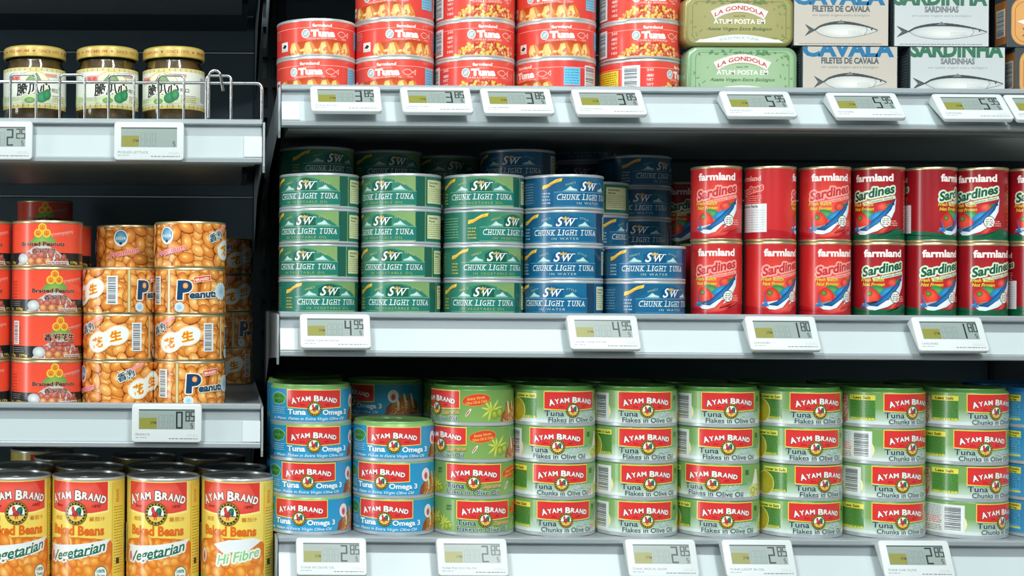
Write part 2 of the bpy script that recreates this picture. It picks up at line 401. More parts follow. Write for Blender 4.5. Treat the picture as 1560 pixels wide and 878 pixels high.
def ayam(kind):
    A = Art(CA, H_A); H = H_A; HW = 28.5
    if kind in ('omega', 'water'):
        A.rect(-CA/2, 0, CA/2, H, '#2e9ccb' if kind == 'omega' else '#3f93c4', '#2a93c6' if kind == 'omega' else '#2a86bd')
    elif kind == 'chilli': A.rect(-CA/2, 0, CA/2, H, '#7fa85c', '#709a50')
    else:
        A.rect(-CA/2, 0, CA/2, H, '#7ba866', '#78a45c')
        A.rect(-CA/2, 0, CA/2, 16, '#d0e0da', '#7ba866')
        A.poly([(-HW+2, 15), (35, 15.5), (38, 12.5), (10, 11.5), (-20, 12.5)], '#6aa574', '#569a7e')
        A.rect(-CA/2, 0, CA/2, 3.4, '#d9e5e2', '#cfe2dc')
    # right: dish
    if kind == 'omega':
        sandwich(A, 62, 0.5, 1.05, 5)
        A.ell(50, 20, 6, 7, '#e9eef0'); A.ell(50, 20, 4.6, 5.6, '#f2dcd8'); A.ell(50, 19, 2.6, 3.6, '#cf6a72', '#b23a48')
        A.poly([(-42+11*math.cos(t)*(1+.06*math.sin(5*t)), 22.5+6.6*math.sin(t)) for t in (k*math.pi/10 for k in range(20))], '#9fd0b0')
        A.poly([(-42+10.2*math.cos(t)*(1+.06*math.sin(5*t)), 22.5+5.9*math.sin(t)) for t in (k*math.pi/10 for k in range(20))], '#3f8f43', '#4f9f4a')
        A.text('HIGH IN', -42, 23.2, 3.2, '#1e5a2c', 14, 0.02, 0.1); A.text('OMEGA 3', -42, 18.2, 3.2, '#1e5a2c', 15, 0.02, 0.1)
        A.lines(-54, 6.5, -32, 14.5, 4, '#a8d6e8', .22, 3)
    elif kind == 'chilli':
        olive_branch(A, 62, 13, 1.25, 3); olive_branch(A, -44, 8, .95, 7); olive_branch(A, -58, 12, .8, 9)
        A.ell(46, 23, 14.5, 6.3, '#d9a23c', None, 8, 26); A.ell(46, 23, 14, 5.8, '#d2452e', '#dd5236', 8, 26)
        A.text('Extra Virgin', 46, 23.6, 2.6, '#f0b94a', 18, 0.02, .2, 8); A.text('Olive Oil & Chilli', 46.4, 19.4, 2.6, '#f0b94a', 22, 0.02, .2, 8)
        A.ell(38, 10, 1.2, 5, '#f0e0dc', None, -35); A.ell(37.6, 9.6, .6, 3.6, '#c3324a', None, -35)
        sandwich(A, 92, 1, .95, 8)
        A.text('NEW', -38, 24.5, 2.2, '#2a5a34', 6, 0.02); A.text('EASY', -38, 21.4, 2.2, '#2a5a34', 6, 0.02)
    elif kind != 'water':
        A.poly([(38, 3.5), (52, 3.5), (56, 13), (52, 28), (49, 28), (44, 13)], '#e9dccb', '#f2ece0')
        A.scatter(lambda x, y: (x-50)**2/120+(y-6)**2/60 < 1, 38, 61, 1, 14, 4.2, 3.2, 2.4, [('#c2702c', '#eba664'), ('#b9cf5a', '#e2ea9a'), ('#cf8a48', '#f6d2a0')], 5, 12)
        A.ell(45, 6.5, 4, 4, '#8da82a', '#dfe47a', 0, 16, (-.2, .2))
        A.rect(33.5, 22.5, 38.5, 28, '#4c7c3a'); A.lines(34, 23, 38.3, 27.5, 3, '#1e4a2a', .3, 4)
        if kind.startswith('chunks'):
            A.scatter(lambda x, y: 1, 31, 40, 2, 8, 3.4, 2.0, .5, [('#c5403c', '#e58a7a')], 9, 6)
    # left panels
    if kind in ('flakes_code', 'chunks_code'):
        A.rect(-84, 1, -40, 30, '#dfe6e6'); A.barcode(-60, 3, -41.5, 29, True, 11)
        A.lines(-83, 18, -62, 29, 7, '#5c6a70', .2, 4); A.lines(-83, 10, -62, 18, 4, '#d06a6a', .35, 5); A.lines(-83, 2.5, -62, 9, 4, '#5c4a48', .25, 8)
        A.poly([(-40, 4), (-38.3, 7), (-37.6, 11), (-38.4, 15), (-40, 18)], '#e8e28a', '#f4f0c0')
    elif kind in ('flakes_salt', 'chunks_salt', 'water'):
        fg = '#2f6a34' if kind != 'water' else '#1e5f8c'
        A.rect(-64, 5, -37, 25, '#568f3c' if kind != 'water' else '#55a8d4')
        A.lines(-62, 8, -37.5, 24, 9, fg, .3, 6)
        if kind == 'flakes_salt':
            A.ell(-63, 12, 12.5, 12.5, '#e6e48e', None, 0, 28); A.ell(-63, 12, 11.6, 11.6, '#b0a524', '#cfc23a', 0, 28)
            A.scatter(lambda x, y: (x+63)**2+(y-12)**2 < 90, -74, -52, 1, 23, 2.2, .8, .7, [('#8f8a1c', '#d9cf56')], 3, 6)
            A.lines(-52, 4.2, -37, 7.4, 1, '#d6cf3a', .4, 7)
            A.rect(-86, 2, -72, 27, '#b98a8a', '#8a3040')
            A.rect(-64, 24.6, -37, 29.6, '#dfe05a'); A.text('Lower in Salt', -50.5, 25.7, 2.7, '#2f3a16', 24, 0.03)
        elif kind == 'chunks_salt':
            A.rect(-64, 24.6, -37, 29.6, '#e6dc4c'); A.text('Less Salt', -50.5, 25.7, 2.8, '#3c3812', 18, 0.03)
            A.lines(-63, 3.6, -37, 7.4, 1, '#d9d24a', .42, 7)
            A.rect(-86, 2, -66, 28, '#c9a28c'); A.scatter(lambda x, y: 1, -85, -67, 3, 27, 5, 3.2, 2.2, [('#8d3038', '#e6b2a4'), ('#7a4a38', '#f0d0c0')], 5, 8)
        else:
            A.rect(-66, 23.6, -36, 30, '#e6dc4c'); A.text('High in Protein', -51, 27, 2.3, '#3c3812', 26, 0.03); A.text('Low in Fat', -49, 24.1, 2.3, '#3c3812', 17, 0.03)
            A.lines(-65, 3.6, -36, 6.6, 1, '#e0d64a', .42, 7)
    # front
    title_box(A, 0, 13.8, H-1.2, HW)
    arched_title(A, 0, 21.4, 24.0, 4.6, 3.2)
    A.text('Since', -12, 16.2, 1.6, '#8d1c20', 5, 0.0, .3); A.text('1892', 13, 16.2, 1.6, '#8d1c20', 5, 0.0, .3)
    dark = '#2c4656'
    if kind == 'omega':
        A.text('Tuna', -18.5, 6.9, 5.6, '#eaf6fa', 19, 0.035); A.text('Omega 3', 23, 6.9, 5.2, '#eaf6fa', 29, 0.03)
        A.text('in Water. Flakes in Extra Virgin Olive Oil', -7, 1.4, 2.9, '#d8eff8', 82, 0.01, .3)
    elif kind == 'water':
        A.text('Tuna', -18.5, 6.9, 5.6, '#eaf6fa', 19, 0.035); A.text('Chunks in Water', 2, .9, 4, '#eaf6fa', 50, 0.02)
    else:
        A.text('Tuna', -19, 7.2, 5.8, dark, 19, 0.03, outline='#d3e4dc', ow=.045)
        A.text('Chunks in Olive Oil' if kind.startswith('chunks') else 'Flakes in Olive Oil', -1 if kind == 'chilli' else 3, 1.2, 5.0, dark, 55, 0.022, outline='#d3e4dc', ow=.045)
        if kind == 'chilli': A.text('Supreme', 19, 8.2, 4, '#dd7a4a', 20, 0.01, .4, 3, outline='#b4cc8a', ow=.04)
        else: A.text('Light', 19, 8.2, 4.2, '#7fa3b0', 15, 0.01, .45, 4, outline='#e6f0ee', ow=.05)
    rooster(A, 0, 13.2, 7.4)
    return A
R_S, H_S = 40.8, 30.8
CS = 2*math.pi*R_S
def chunk(kind):
    g = kind == 'oil'; A = Art(CS, H_S); H = H_S
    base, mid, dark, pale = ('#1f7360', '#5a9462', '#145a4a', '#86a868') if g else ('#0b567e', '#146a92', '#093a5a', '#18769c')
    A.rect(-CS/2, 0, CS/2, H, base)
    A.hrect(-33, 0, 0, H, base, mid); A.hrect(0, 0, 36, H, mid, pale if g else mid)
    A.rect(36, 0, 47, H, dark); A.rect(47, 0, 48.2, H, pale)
    # arched panel
    A.poly([(-36, 1.2), (36, 1.2), (36, 15), (26, 21.5)] + [(26-52*k/10, 21.5+7.6*math.sin(math.pi*k/10)) for k in range(1, 10)] + [(-26, 21.5), (-36, 15)], '#2a7c68' if g else '#0f6288', '#3f8a70' if g else '#166e94', (0, 12))
    A.rect(-37, 1.2, 37, 15.3, '#1f786a' if g else '#0f628a')
    A.line([(-37, 15.4), (37, 15.4)], .35, '#9cc79a' if g else '#7fb6d8')
    A.line([(-37, 1.4), (37, 1.4)], .3, '#9cc79a' if g else '#4f9acb')
    # logo plate
    A.poly([(-11.5, 15.8), (11.5, 15.8), (11.5, 24)]+[(11.5-23*k/8, 24+4.4*math.sin(math.pi*k/8)) for k in range(1, 8)]+[(-11.5, 24)], '#0e5a46' if g else '#0b547e')
    A.text('S', -5.6, 17.0, 9.6, '#f0f5f2', 7.6, 0.02, .4); A.serif('W', 4.8, 17.0, 7.8, '#f0f5f2', 12.5, .35, 1, .01)
    A.poly([(-3, 23.5), (-3.5, 26.5), (-1.2, 25.2), (0, 27.4), (1.2, 25.2), (3.5, 26.5), (3, 23.5)], '#b89a4a', '#d9c27a')
    A.text('&', -.2, 20.4, 2.6, '#e2d29a', 2.6)
    for sx, t in ((-1, 'FANCY'), (1, 'STYLE')):
        A.text(t, sx*19.5, 23.2, 2.1, '#c6bb6e' if g else '#9fb9a0', 10.5, 0.0, 0, -sx*14, .3)
        A.poly([(sx*26, 17), (sx*24, 18.3), (sx*20.5, 21.6), (sx*17.5, 19.4), (sx*13.5, 18.2), (sx*13.2, 17)], '#9ccbc6', '#d9ece8')
        A.line([(sx*13, 16.6), (sx*27.5, 16.6)], .35, '#b7d9d2')
    A.serif('CHUNK LIGHT TUNA', 0, 7.5, 5.5, '#edf4ef', 68, .2, 1.08)
    for k in range(-33, 34, 3): A.lay += 0
    A.text('IN VEGETABLE OIL' if g else 'IN WATER', 0, 2.9, 2.5, '#a9b65a' if g else '#b9cfc4', 46 if g else 27, 0.0, 0, space=1.35)
    # ribbon
    rb = [(-49, 18.5), (-44, 19.5), (-36, 24.5), (-29, 26.5), (-28, 29.8), (-35, 28.2), (-43, 23.6), (-48.5, 22.4)]
    A.poly(rb, '#f0c63e', '#f2cf52'); A.text('DOLPHIN SAFE', -38.5, 22.7, 1.9, '#b5502a', 17, 0.0, .1, 27)
    A.lines(-49, 3, -40, 16, 4, '#b5ac52' if g else '#8db6c9', .28, 8)
    # nutrition panel
    A.rect(50, 3.5, 80, 27.5, '#d6dcaa' if g else '#dde3bd'); A.text('Nutrition', 60, 23.6, 2.2, '#3c4a2a', 15, .03); A.text('Facts', 57, 20.4, 2.2, '#3c4a2a', 9, .03)
    A.lines(51, 5, 79, 19.5, 7, '#6f7d52', .18, 9); A.rect(47.8, 2.5, 50, 28, '#1c6b4a' if g else '#0a4c80')
    A.barcode(-CS/2+8, 4, -CS/2+26, 27, True, 5); A.lines(-88, 4, -60, 26, 8, '#7fae8a' if g else '#5f9ac2', .2, 3)
    return A
R_K, H_K = 24.9, 66.5
CK = 2*math.pi*R_K
def sardine(kind):
    a = kind == 'bright'; A = Art(CK, H_K); H = H_K
    base, dk = ('#e04438', '#c62a2c') if a else ('#b01c26', '#94141f')
    A.rect(-CK/2, 0, CK/2, H, dk)
    A.ell(0, 28, 33, 36, dk, '#f25a44' if a else '#c42c2e', 0, 32); A.ell(52, 32, 24, 30, dk, '#f4664c' if a else '#c93434', 0, 28)
    bot = '#b01822' if a else '#0f5a3c'
    A.poly([(-CK/2, 0), (CK/2, 0), (CK/2, 6), (60, 8), (46, 6), (33, 9), (24, 11), (14, 6), (-10, 5), (-28, 7), (-45, 9), (-60, 5), (-CK/2, 7)], bot, None, (0, 2))
    A.text('farmland', 0, 55.4, 6.9, '#f5ece8', 38, .04)
    # title on its own cloud
    cl, tx = ('#f3a196', '#c2343a') if a else ('#cfe6c8', '#0f5440')
    A.text('Sardines', 0.5, 40.5, 8.6, tx, 42, .035, .25, 11, outline=cl, ow=.14)
    A.rect(-11, 35.6, 22, 38.6, cl, None, 11); A.text('in Tomato Sauce', 5.5, 36.2, 2.0, tx if not a else '#c9504a', 28, .01, .2, 11)
    A.text('Fresh Catch', -11, 32.0, 3.3, '#e9d23c', 22, .02, .25, outline='#5a4a14', ow=.03); A.text('Not Frozen', -10, 27.6, 3.3, '#e9d23c', 21, .02, .25, outline='#5a4a14', ow=.03)
    # vegetables
    A.ell(9, 30.2, 6, 4.6, '#c4242a', '#f06a50', 0, 18, (-.2, .3)); A.ell(14, 32.5, 3, 1.2, '#3f7a3a', None, 20)
    A.ell(-4, 23.4, 8, 4, '#2d7a44', '#58a862', -20); A.ell(4, 22.5, 8.5, 3.6, '#1b76b0', '#3fa3d2', 25)
    A.ell(-11.5, 16.5, 7.6, 9, '#c9201f', '#ef5a40', 10, 22, (.3, .3)); A.ell(-13.5, 20.5, 3, 2.6, '#3c5a26', '#86a046', 0, 9)
    # fish: dark back, pale belly, forked tail
    A.poly([(-21, 11), (-13, 9.5), (2, 17), (16, 30), (22.5, 39), (21, 27), (14, 14), (4, 8), (-8, 4.5), (-14, 5)], '#cfe4ea', '#f2f7f8', (10, 16))
    A.poly([(-16, 9), (-8, 11.5), (4, 22), (22.5, 39), (17, 28), (7, 17), (-6, 8)], '#0f3f78', '#2f86c4', (4, 17))
    A.poly([(-15, 9), (-20, 22), (-17.5, 12), (-23, 8), (-14, 7.5)], '#1a69a6', '#2f86c4'); A.ell(19.5, 33.5, 1.2, 1.2, '#12324e')
    if a: A.poly([(-16, 3), (-2, 5.5), (6, 14), (9, 13), (3, 5), (12, 7), (18, 11), (8, 3), (-6, 1)], '#c9303a', '#ec6a52')
    else: A.poly([(4, 6), (10, 12), (14, 11), (9, 6)], '#c63a32', '#d95a44')
    A.ell(12, 17, 5.6, 5.8, '#3f3c34', None, 0, 18); A.ell(12, 17, 4.9, 5.1, '#e9efe8', None, 0, 18); A.lines(8.5, 13.5, 15.5, 20.5, 4, '#6d7a6a', .3, 5)
    A.lines(13, 12.5, 24, 18.5, 3, '#e7a39a', .3, 9)
    # back: header, facts
    c0 = -2.70*R_K
    A.text('farmland', c0, 55.6, 4.8, '#f0b0a8' if a else '#e9d6d2', 26, .04); A.text('Sardines', c0+1, 44, 6, tx, 30, .03, .25, 11, outline=cl, ow=.12)
    A.lines(c0-19, 34, c0+14, 42, 4, '#f0a59a', .25, 6)
    A.rect(c0-19.5, 6.5, c0+19.0, 33.5, '#d9e2e4'); A.text('Nutrition Facts', c0-2, 30, 2.6, '#3a474c', 24, .03); A.lines(c0-18, 8, c0+17, 28.5, 9, '#9fb0b6', .14, 7); A.line([(c0+4, 8), (c0+4, 27)], .3, '#9fb0b6')
    for y in (60, 50, 40): A.lay += 0
    for k in range(12): A.rect(34.5, 10+k*4, 35.8, 12.2+k*4, '#d9a43c' if not a else '#e6b84c')
    return A
R_F, H_F = 40.6, 34.6
CF = 2*math.pi*R_F
def redtuna(kind):
    A = Art(CF, H_F); H = H_F
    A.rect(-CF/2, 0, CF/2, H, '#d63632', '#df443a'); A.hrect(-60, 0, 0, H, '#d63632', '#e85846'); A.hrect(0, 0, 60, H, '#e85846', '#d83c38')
    A.line([(-CF/2, H-7.2), (CF/2, H-7.2)], .5, '#f2b3a8')
    A.rect(-11, H-8.2, 11, H-6.2, '#e75444'); A.text('farmland', 0, H-6.6, 3.2, '#f5e4de', 20, .04); A.text('PREMIUM', 0, H-9.4, 1.4, '#f2b3a8', 12, .0)
    A.text('Tuna', 1, H-16.2, 6.6, '#f7efe9', 24, .07)
    A.ell(-17, H-13.2, 4.2, 4.6, '#e9f0ee'); A.ell(-17, H-13.2, 3.4, 3.8, '#8fa9ae', '#c3d2d2'); A.line([(-19, H-15), (-15, H-11)], .7, '#e9f0ee')
    A.line([(17, H-12.6), (20, H-10.6), (24, H-10.6), (28, H-13.6), (31, H-10.6), (31, H-16), (28, H-13.0), (24, H-16), (20, H-16), (17, H-13.4), (17, H-12.6)], .6, '#f2c9c0'); A.text('HIGH', 25, H-18.8, 1.7, '#f2c9c0', 6, .01)
    A.text('CHUNKS IN VEGETABLE OIL' if kind == 'toast' else 'CHILLI SPREAD', 0, H-19.4, 1.9, '#f7dcd4', 32, .0)
    if kind == 'toast':
        A.poly([(-37, 0), (-34, 9), (-26, 13), (-12, 14), (6, 16), (24, 14.5), (33, 9), (38, 0)], '#b5421c', '#d9692c', (0, 2))
        for dx in (-28, -12, 4, 18, 29):
            A.poly([(dx-6, 0), (dx+3, 0), (dx+5, 5), (dx-1, 13), (dx-5, 12), (dx-7, 6)], '#e6b45a', '#f6dfa0'); A.poly([(dx+3, 0), (dx+8, 0), (dx+5, 8), (dx+1, 13.5), (dx-1, 13)], '#c9702a', '#ea9a4a')
        A.scatter(lambda x, y: abs(x) < 34 and y < 6, -33, 33, 0, 6, 5, 2.6, 1.5, [('#c25a3a', '#f0a07a'), ('#e0a84c', '#f8e3b0')], 6, 8)
        A.rect(-48, 5, -38, 14.5, '#e9eeea'); A.poly([(-46.5, 9), (-43, 12.5), (-39.5, 10.5), (-42, 8)], '#26302c'); A.lines(-47.5, 5.4, -38.5, 7.6, 2, '#7c8a84', .25, 2)
    else:
        A.poly([(-34+68*k/14, 14*math.sin(math.pi*k/14)+.01) for k in range(15)], '#a92a1a', '#d95c2a', (0, 3))
        A.scatter(lambda x, y: (x/34)**2+(y/14)**2 < 1, -33, 33, 0, 13, 3.6, 2.6, 1.7, [('#d0562c', '#f5b27a'), ('#c9a02c', '#f0e06a'), ('#e6a04a', '#f8dcae'), ('#b53420', '#e8805a')], 8, 8)
        A.rect(-68, 2, -50, 30, '#e3e9e6'); A.barcode(-67, 3, -51, 29, True, 12)
        for k in range(5): A.text(('245', 'g', 'NET', 'WT', '185')[k], -40, 24-k*5, 2.6, '#f0c3ba', 7, .03)
    A.lines(-62 if kind == 'toast' else -100, 18, -49 if kind == 'toast' else -72, 26, 4, '#eea79c', .16, 4)
    A.rect(44, 9, 62, 27, '#6fbfdc' if kind == 'toast' else '#e8622c'); A.lines(45, 10, 61, 26, 6, '#3a8fb0' if kind == 'toast' else '#f0a070', .25, 4)
    A.rect(-106, 8, -72, 26, '#e8cf36'); A.lines(-104, 9, -74, 25, 7, '#8a7a1c', .25, 4)
    A.barcode(68, 4, 88, 30, True, 9)
    return A
R_P, H_P = 36.2, 43.4
CP = 2*math.pi*R_P
def braised(kind):
    A = Art(CP, H_P); H = H_P
    A.rect(-CP/2, 0, CP/2, H, '#ea5a3a', '#ea4c36'); A.rect(-CP/2, 0, CP/2, 12.5, '#1d2326')
    A.rect(-CP/2, 1.0, CP/2, 4.6, '#26282a')
    for x in (-58, -40, 36, 52, 70, 88): A.text('170g', x, 1.8, 2.4, '#d9c838', 10, .03)
    A.lines(-62, 5.5, -38, 11.5, 3, '#8c9490', .2, 3)
    for k in range(6): A.rect(-54, 14+k*3.2, -44, 15.4+k*3.2, '#c83a2a')
    A.rect(-60.2, 0, -59.2, H, '#d9b09a')
    A.poly([(-15, 22), (-4, 32), (4, 33), (14, 25), (10, 20), (-12, 20)], '#5f9a4a', '#8fb45a')
    for dx, dy in ((0, 38.2), (-4.3, 32.4), (4.3, 32.4)):
        A.ell(dx, dy, 4.4, 4.4, '#eec33a', None, 0, 14); A.ell(dx, dy, 3.0, 3.0, '#d9722a', '#f0a23a', 0, 12); A.text('人', dx, dy-1.4, 2.8, '#7a2a18', 2.8, .02)
    A.rect(9, 30.4, 34, 33.8, '#e98a78', None, 9); A.text('Ready to eat', 21.5, 30.6, 2.0, '#b52a24', 22, 0.01, .3, 9)
    A.poly([(-30+60*k/16, 20*math.sin(math.pi*k/16)*1.0+.2) for k in range(17)], '#b9c3c2', '#dde2df', (0, 4))
    A.scatter(lambda x, y: (x/26)**2+((y)/17)**2 < 1 and x > -20, -19, 26, .5, 16, 5.6, 3.9, 3.0, [('#a0443a', '#d98a78'), ('#8c3a30', '#c97a66')], 7, 10)
    for x in (-12, -3, 6): A.ell(x, 4, 3.9, 3.9, '#b8642e', '#f0bd84', 0, 14, (-.1, .3))
    A.ell(-22, 6.5, 6.5, 5.5, '#aab5b6', '#e6ebe9', 0, 18); A.rect(4, 1.5, 28, 4, '#cfd6d4'); A.lines(5, 1.7, 27, 3.8, 1, '#8a3a36', .3, 3)
    dark = '#26201e'
    if kind == 'words':
        A.text('Braised Peanuts', 0, 19.6, 4.2, dark, 46, .03, outline='#e98a78', ow=.05); A.text('香焖花生', 2, 12.6, 4.6, dark, 25, .02, outline='#e0b0a4', ow=.05, space=1.2)
    else:
        A.text('香焖花生', 0, 18.6, 7, dark, 33, .03, outline='#f0b0a0', ow=.05); A.lines(-12, 12.5, 16, 17.5, 3, '#7c2f2c', .25, 5)
    A.barcode(-56, 14, -46, 38, True, 4) if kind == 'chinese' else None
    return A
def peanuts():
    A = Art(CP, H_P); H = H_P
    A.rect(-CP/2, 0, CP/2, H, '#b4601e')
    R = random.Random(5); pts = []
    y = 1
    while y < H+3:
        x = -CP/2
        while x < CP/2: pts.append((x+R.uniform(-2, 2), y+R.uniform(-1.6, 1.6))); x += 11.6
        y += 8.0
    R.shuffle(pts)
    for x, y in pts:
        rot = R.uniform(0, 180); c = R.choice((('#d07c2a', '#f8b660'), ('#c87024', '#f2a84c'), ('#d88a34', '#fac67a'))); rx, ry = R.uniform(7.4, 9.6), R.uniform(5.0, 6.2)
        A.ell(x, y, rx*1.06, ry*1.08, '#96481a', c[0], rot, 12)
        A.ell(x, y, rx, ry, c[0], c[1], rot, 14, (R.uniform(-.35, .35), .25)); A.ell(x-1, y+1, rx*.34, ry*.24, c[1], '#fbd9a0', rot, 8)
    # 花生 in a white shell, 香焖 above left
    for e, c in ((1.2, '#f0cfa0'), (0, '#e6efec')):
        A.ell(-9.5, 17, 12+e, 9.5+e, c, None, 20, 24); A.ell(9.5, 24, 12+e, 9+e, c, None, 20, 24); A.ell(0, 20.5, 9+e, 7+e, c, None, 35, 16)
    A.text('花', -9.5, 12.2, 10, '#e07a1a', 12, .03, .15, 14, outline='#f6d23e', ow=.04); A.text('生', 9.0, 19.4, 9.6, '#e07a1a', 11.5, .03, .15, 14, outline='#f6d23e', ow=.04)
    A.text('香焖', -22.5, 28, 8, '#2c4a58', 18, .03, .15, 22, outline='#dbe6e4', ow=.1)
    A.rect(-20, 38, -4, 41.5, '#ee9a9a', None, 24)
    A.barcode(24.5, 8, 35.5, 37, True, 6, '#e3eaea')
    A.rect(44.8, 0, 48.4, H, '#b59a52'); A.rect(45.8, 0, 47.4, H, '#d8cda2')
    A.text('P', 63, 14.4, 18, '#123f66', 12, .06, .05, outline='#e9e4d0', ow=.05); A.ell(64, 27.4, 2.6, 3, '#d98a42', '#f6be7a')
    A.text('eanuts', 83, 15.5, 7.6, '#1c4a66', 29, .05, .08, 4, outline='#f0e8d0', ow=.07)
    A.rect(72, 31.5, 90, 37.5, '#f0dcc0', None, 8); A.rect(72.6, 32.1, 89.4, 36.9, '#d8402c', None, 8); A.text('BRAISED', 81, 33, 2.6, '#f8ece0', 14, .03, 0, 8)
    for cx, cy, r in ((58, 5.5, 5), (104, 22, 9)):
        A.poly([(cx+r*(1+.08*(-1)**k)*math.cos(k*math.pi/12), cy+r*(1+.08*(-1)**k)*math.sin(k*math.pi/12)) for k in range(24)], '#d9e6ea', '#7fb6cc')
    A.ell(-77, 31, 7.6, 9, '#e6ecea', None, 0, 24); A.ell(-77, 32, 6.2, 7, '#3a86ac', '#7cc0d8', 0, 22); A.rect(-82, 29.4, -72, 32, '#d6e8ee'); A.text('ROYAL', -77, 29.9, 1.7, '#2a5a78', 8, .02); A.ell(-77, 25.4, 1.6, 1.6, '#1f2f38')
    A.text('Premium', -73, 13.0, 5.8, '#d0525e', 33, .0, .35, 13, outline='#eba9a9', ow=.11)
    return A
R_B, H_B = 37.6, 106.0
CB = 2*math.pi*R_B
def beans(kind):
    A = Art(CB, H_B); H = H_B
    A.rect(-CB/2, 0, CB/2, H, '#efd55a', '#f2dc6c')
    for c0 in (0, CB/2-.1):
        A.poly([(c0-35, H-1), (c0+35, H-1), (c0+35, H-32), (c0+18, H-34), (c0, H-35), (c0-18, H-34), (c0-35, H-32)], '#f8e88c', None, (c0, H-15))
        A.poly([(c0-33.6, H-1), (c0+33.6, H-1), (c0+33.6, H-30), (c0+18, H-32), (c0, H-33), (c0-18, H-32), (c0-33.6, H-30)], '#e4483c', '#f2705c', (c0, H-12))
        A.poly([(c0-33.6, H-1), (c0-18, H-1), (c0-33.6, H-22)], '#de3c34')
        A.poly([(c0+33.6, H-1), (c0+20, H-1), (c0+33.6, H-22)], '#de3c34')
    arched_title(A, 0, H-17.5, 30.5, 7.4, 6.0, 1.32, '#5a2430')
    A.text('Since', -20, H-26.5, 3, '#8d1c20', 9, .01, .4); A.text('1892', 21, H-26.5, 3, '#8d1c20', 10, .01, .4)
    A.text('焗豆' , -21, H-40, 4.2, '#c9762a', 10, .0); A.text('蕃茄汁', 22, H-40, 4.2, '#c9762a', 17, .0)
    A.text('Baked Beans', 0, H-54.5, 9.6, '#e06a20', 58, .04)
    # dish of beans
    A.poly([(-38, 44)]+[(-38+76*k/12, 45+4*math.sin(math.pi*k/12)) for k in range(1, 12)]+[(38, 44), (44, 28), (44, 0), (-44, 0), (-44, 28)], '#d6701f', '#ee9638', (0, 16))
    A.scatter(lambda x, y: (x/44)**2+((y-14)/34)**2 < 1, -42, 42, 1, 46, 9.2, 7.0, 4.8, [('#dc7a26', '#fcc05a'), ('#e68a34', '#fdd07c'), ('#d66e22', '#f8ae4a')], 4, 16)
    if kind == 'veg':
        A.poly([(-36, 40), (-20, 40), (6, 42.5), (30, 46), (37, 47), (28, 36), (0, 28), (-26, 25), (-30, 33)], '#e8eef0', None, (2, 33))
        A.text('Vegetarian', 2, 29.5, 10.4, '#1d6a54', 60, .02, .4, 12, outline='#e9efe9', ow=.15); A.line([(-8, 26.5), (24, 34)], .9, '#1d6a54')
        A.ell(26, 12, 7, 7.6, '#2a6a4e', None, 0, 22); A.ell(26, 12, 6.2, 6.8, '#e9f0ea', None, 0, 22); A.text('100%', 26, 13, 3.2, '#1d6a54', 8.4, .03); A.text('Tasty', 26, 8.2, 3.0, '#1d6a54', 8.4, .03)
    else:
        A.rect(-CB/2, 0, CB/2, 8, '#6fae44', '#8cc05a')
        A.poly([(-16, 42), (0, 47), (26, 49), (36, 46), (20, 36), (-6, 34)], '#e8eef0', None, (10, 41))
        A.text('Hi Fibre', 11, 26, 10, '#8fc98a', 46, .015, .4, 12, outline='#e9f2e6', ow=.15)
    A.ell(-31, 29, 4.2, 7.4, '#f0eae6'); A.ell(-31, 28, 2.4, 4.6, '#dc8a94', '#c8525e'); A.text('H', -31, 31, 2.6, '#c03a48', 3, .02)
    rooster(A, 0, H-32.5, 11.6)
    A.rect(39, H-100, 56, H-2, '#e6cc50'); A.lines(41, H-96, 55, H-26, 24, '#8d8426', .2, 4)
    A.text('BEANS', 48, H-16, 4.4, '#c8762a', 13, .02, 0, 90); A.rect(44, 20, 49, 26, '#22352c'); A.barcode(-62, 20, -42, 60, True, 4, '#efe6b0')
    return A
R_J, H_J = 32.0, 42.0
CJ = 2*math.pi*R_J
def jar_label():
    A = Art(CJ, H_J); H = H_J
    A.rect(-CJ/2, 0, CJ/2, H, '#dfe6d8'); A.rect(-CJ/2, 0, CJ/2, 3.4, '#d2c670'); A.rect(-CJ/2, H-3.6, CJ/2, H, '#d6cf90')
    for k in range(-16, 17): A.rect(k*5.8, .8, k*5.8+.9, 4.0, '#b4782a'); A.rect(k*5.8+2, H-3.6, k*5.8+2.8, H-.8, '#b9923a')
    A.poly([(-CJ/2, 6), (-40, 14), (-20, 9), (0, 16), (20, 9), (45, 14), (CJ/2, 6), (CJ/2, 5), (-CJ/2, 5)], '#c6d8a0', '#dbe3c4', (0, 6))
    A.ell(0, 27, 17, 11.5, '#d8b93c', None, 0, 28); A.ell(0, 27, 16, 10.6, '#e9edc8', None, 0, 28)
    A.poly([(-10, 27), (-3, 35), (0, 33), (3, 37), (9, 27)], '#6d8d5a', '#8aa873')
    A.text('脆瓜心', 0, 15.5, 12, '#171b1c', 36, .035, .12, 6, outline='#eef0e4', ow=.06)
    A.ell(9, 11.5, 7, 5.6, '#1f7a4a', '#39a06a', 30, 14); A.ell(14, 14, 4.4, 5.8, '#1c6e44', '#3fa068', -10, 12); A.ell(-4, 8, 5.6, 3, '#5a9a4a', '#9cc476', 0, 12)
    A.rect(-28, 27, -14, 34, '#dba09a'); A.text('香脆', -21, 28.4, 4.6, '#c23c34', 11, .02); A.rect(12, 33, 26, 36, '#d99a8c')
    A.text('可口', 24, 17.5, 4, '#4a5a52', 10, .01); A.lines(20, 6.5, 38, 14.5, 4, '#a8794a', .22, 5); A.lines(-40, 7, -16, 12, 3, '#8da07c', .22, 6)
    A.barcode(44, 6, 56, 35, False, 7); A.lines(60, 6, 92, 36, 9, '#7c8a80', .2, 8); A.lines(-92, 6, -52, 34, 9, '#7c8a80', .2, 4)
    return A

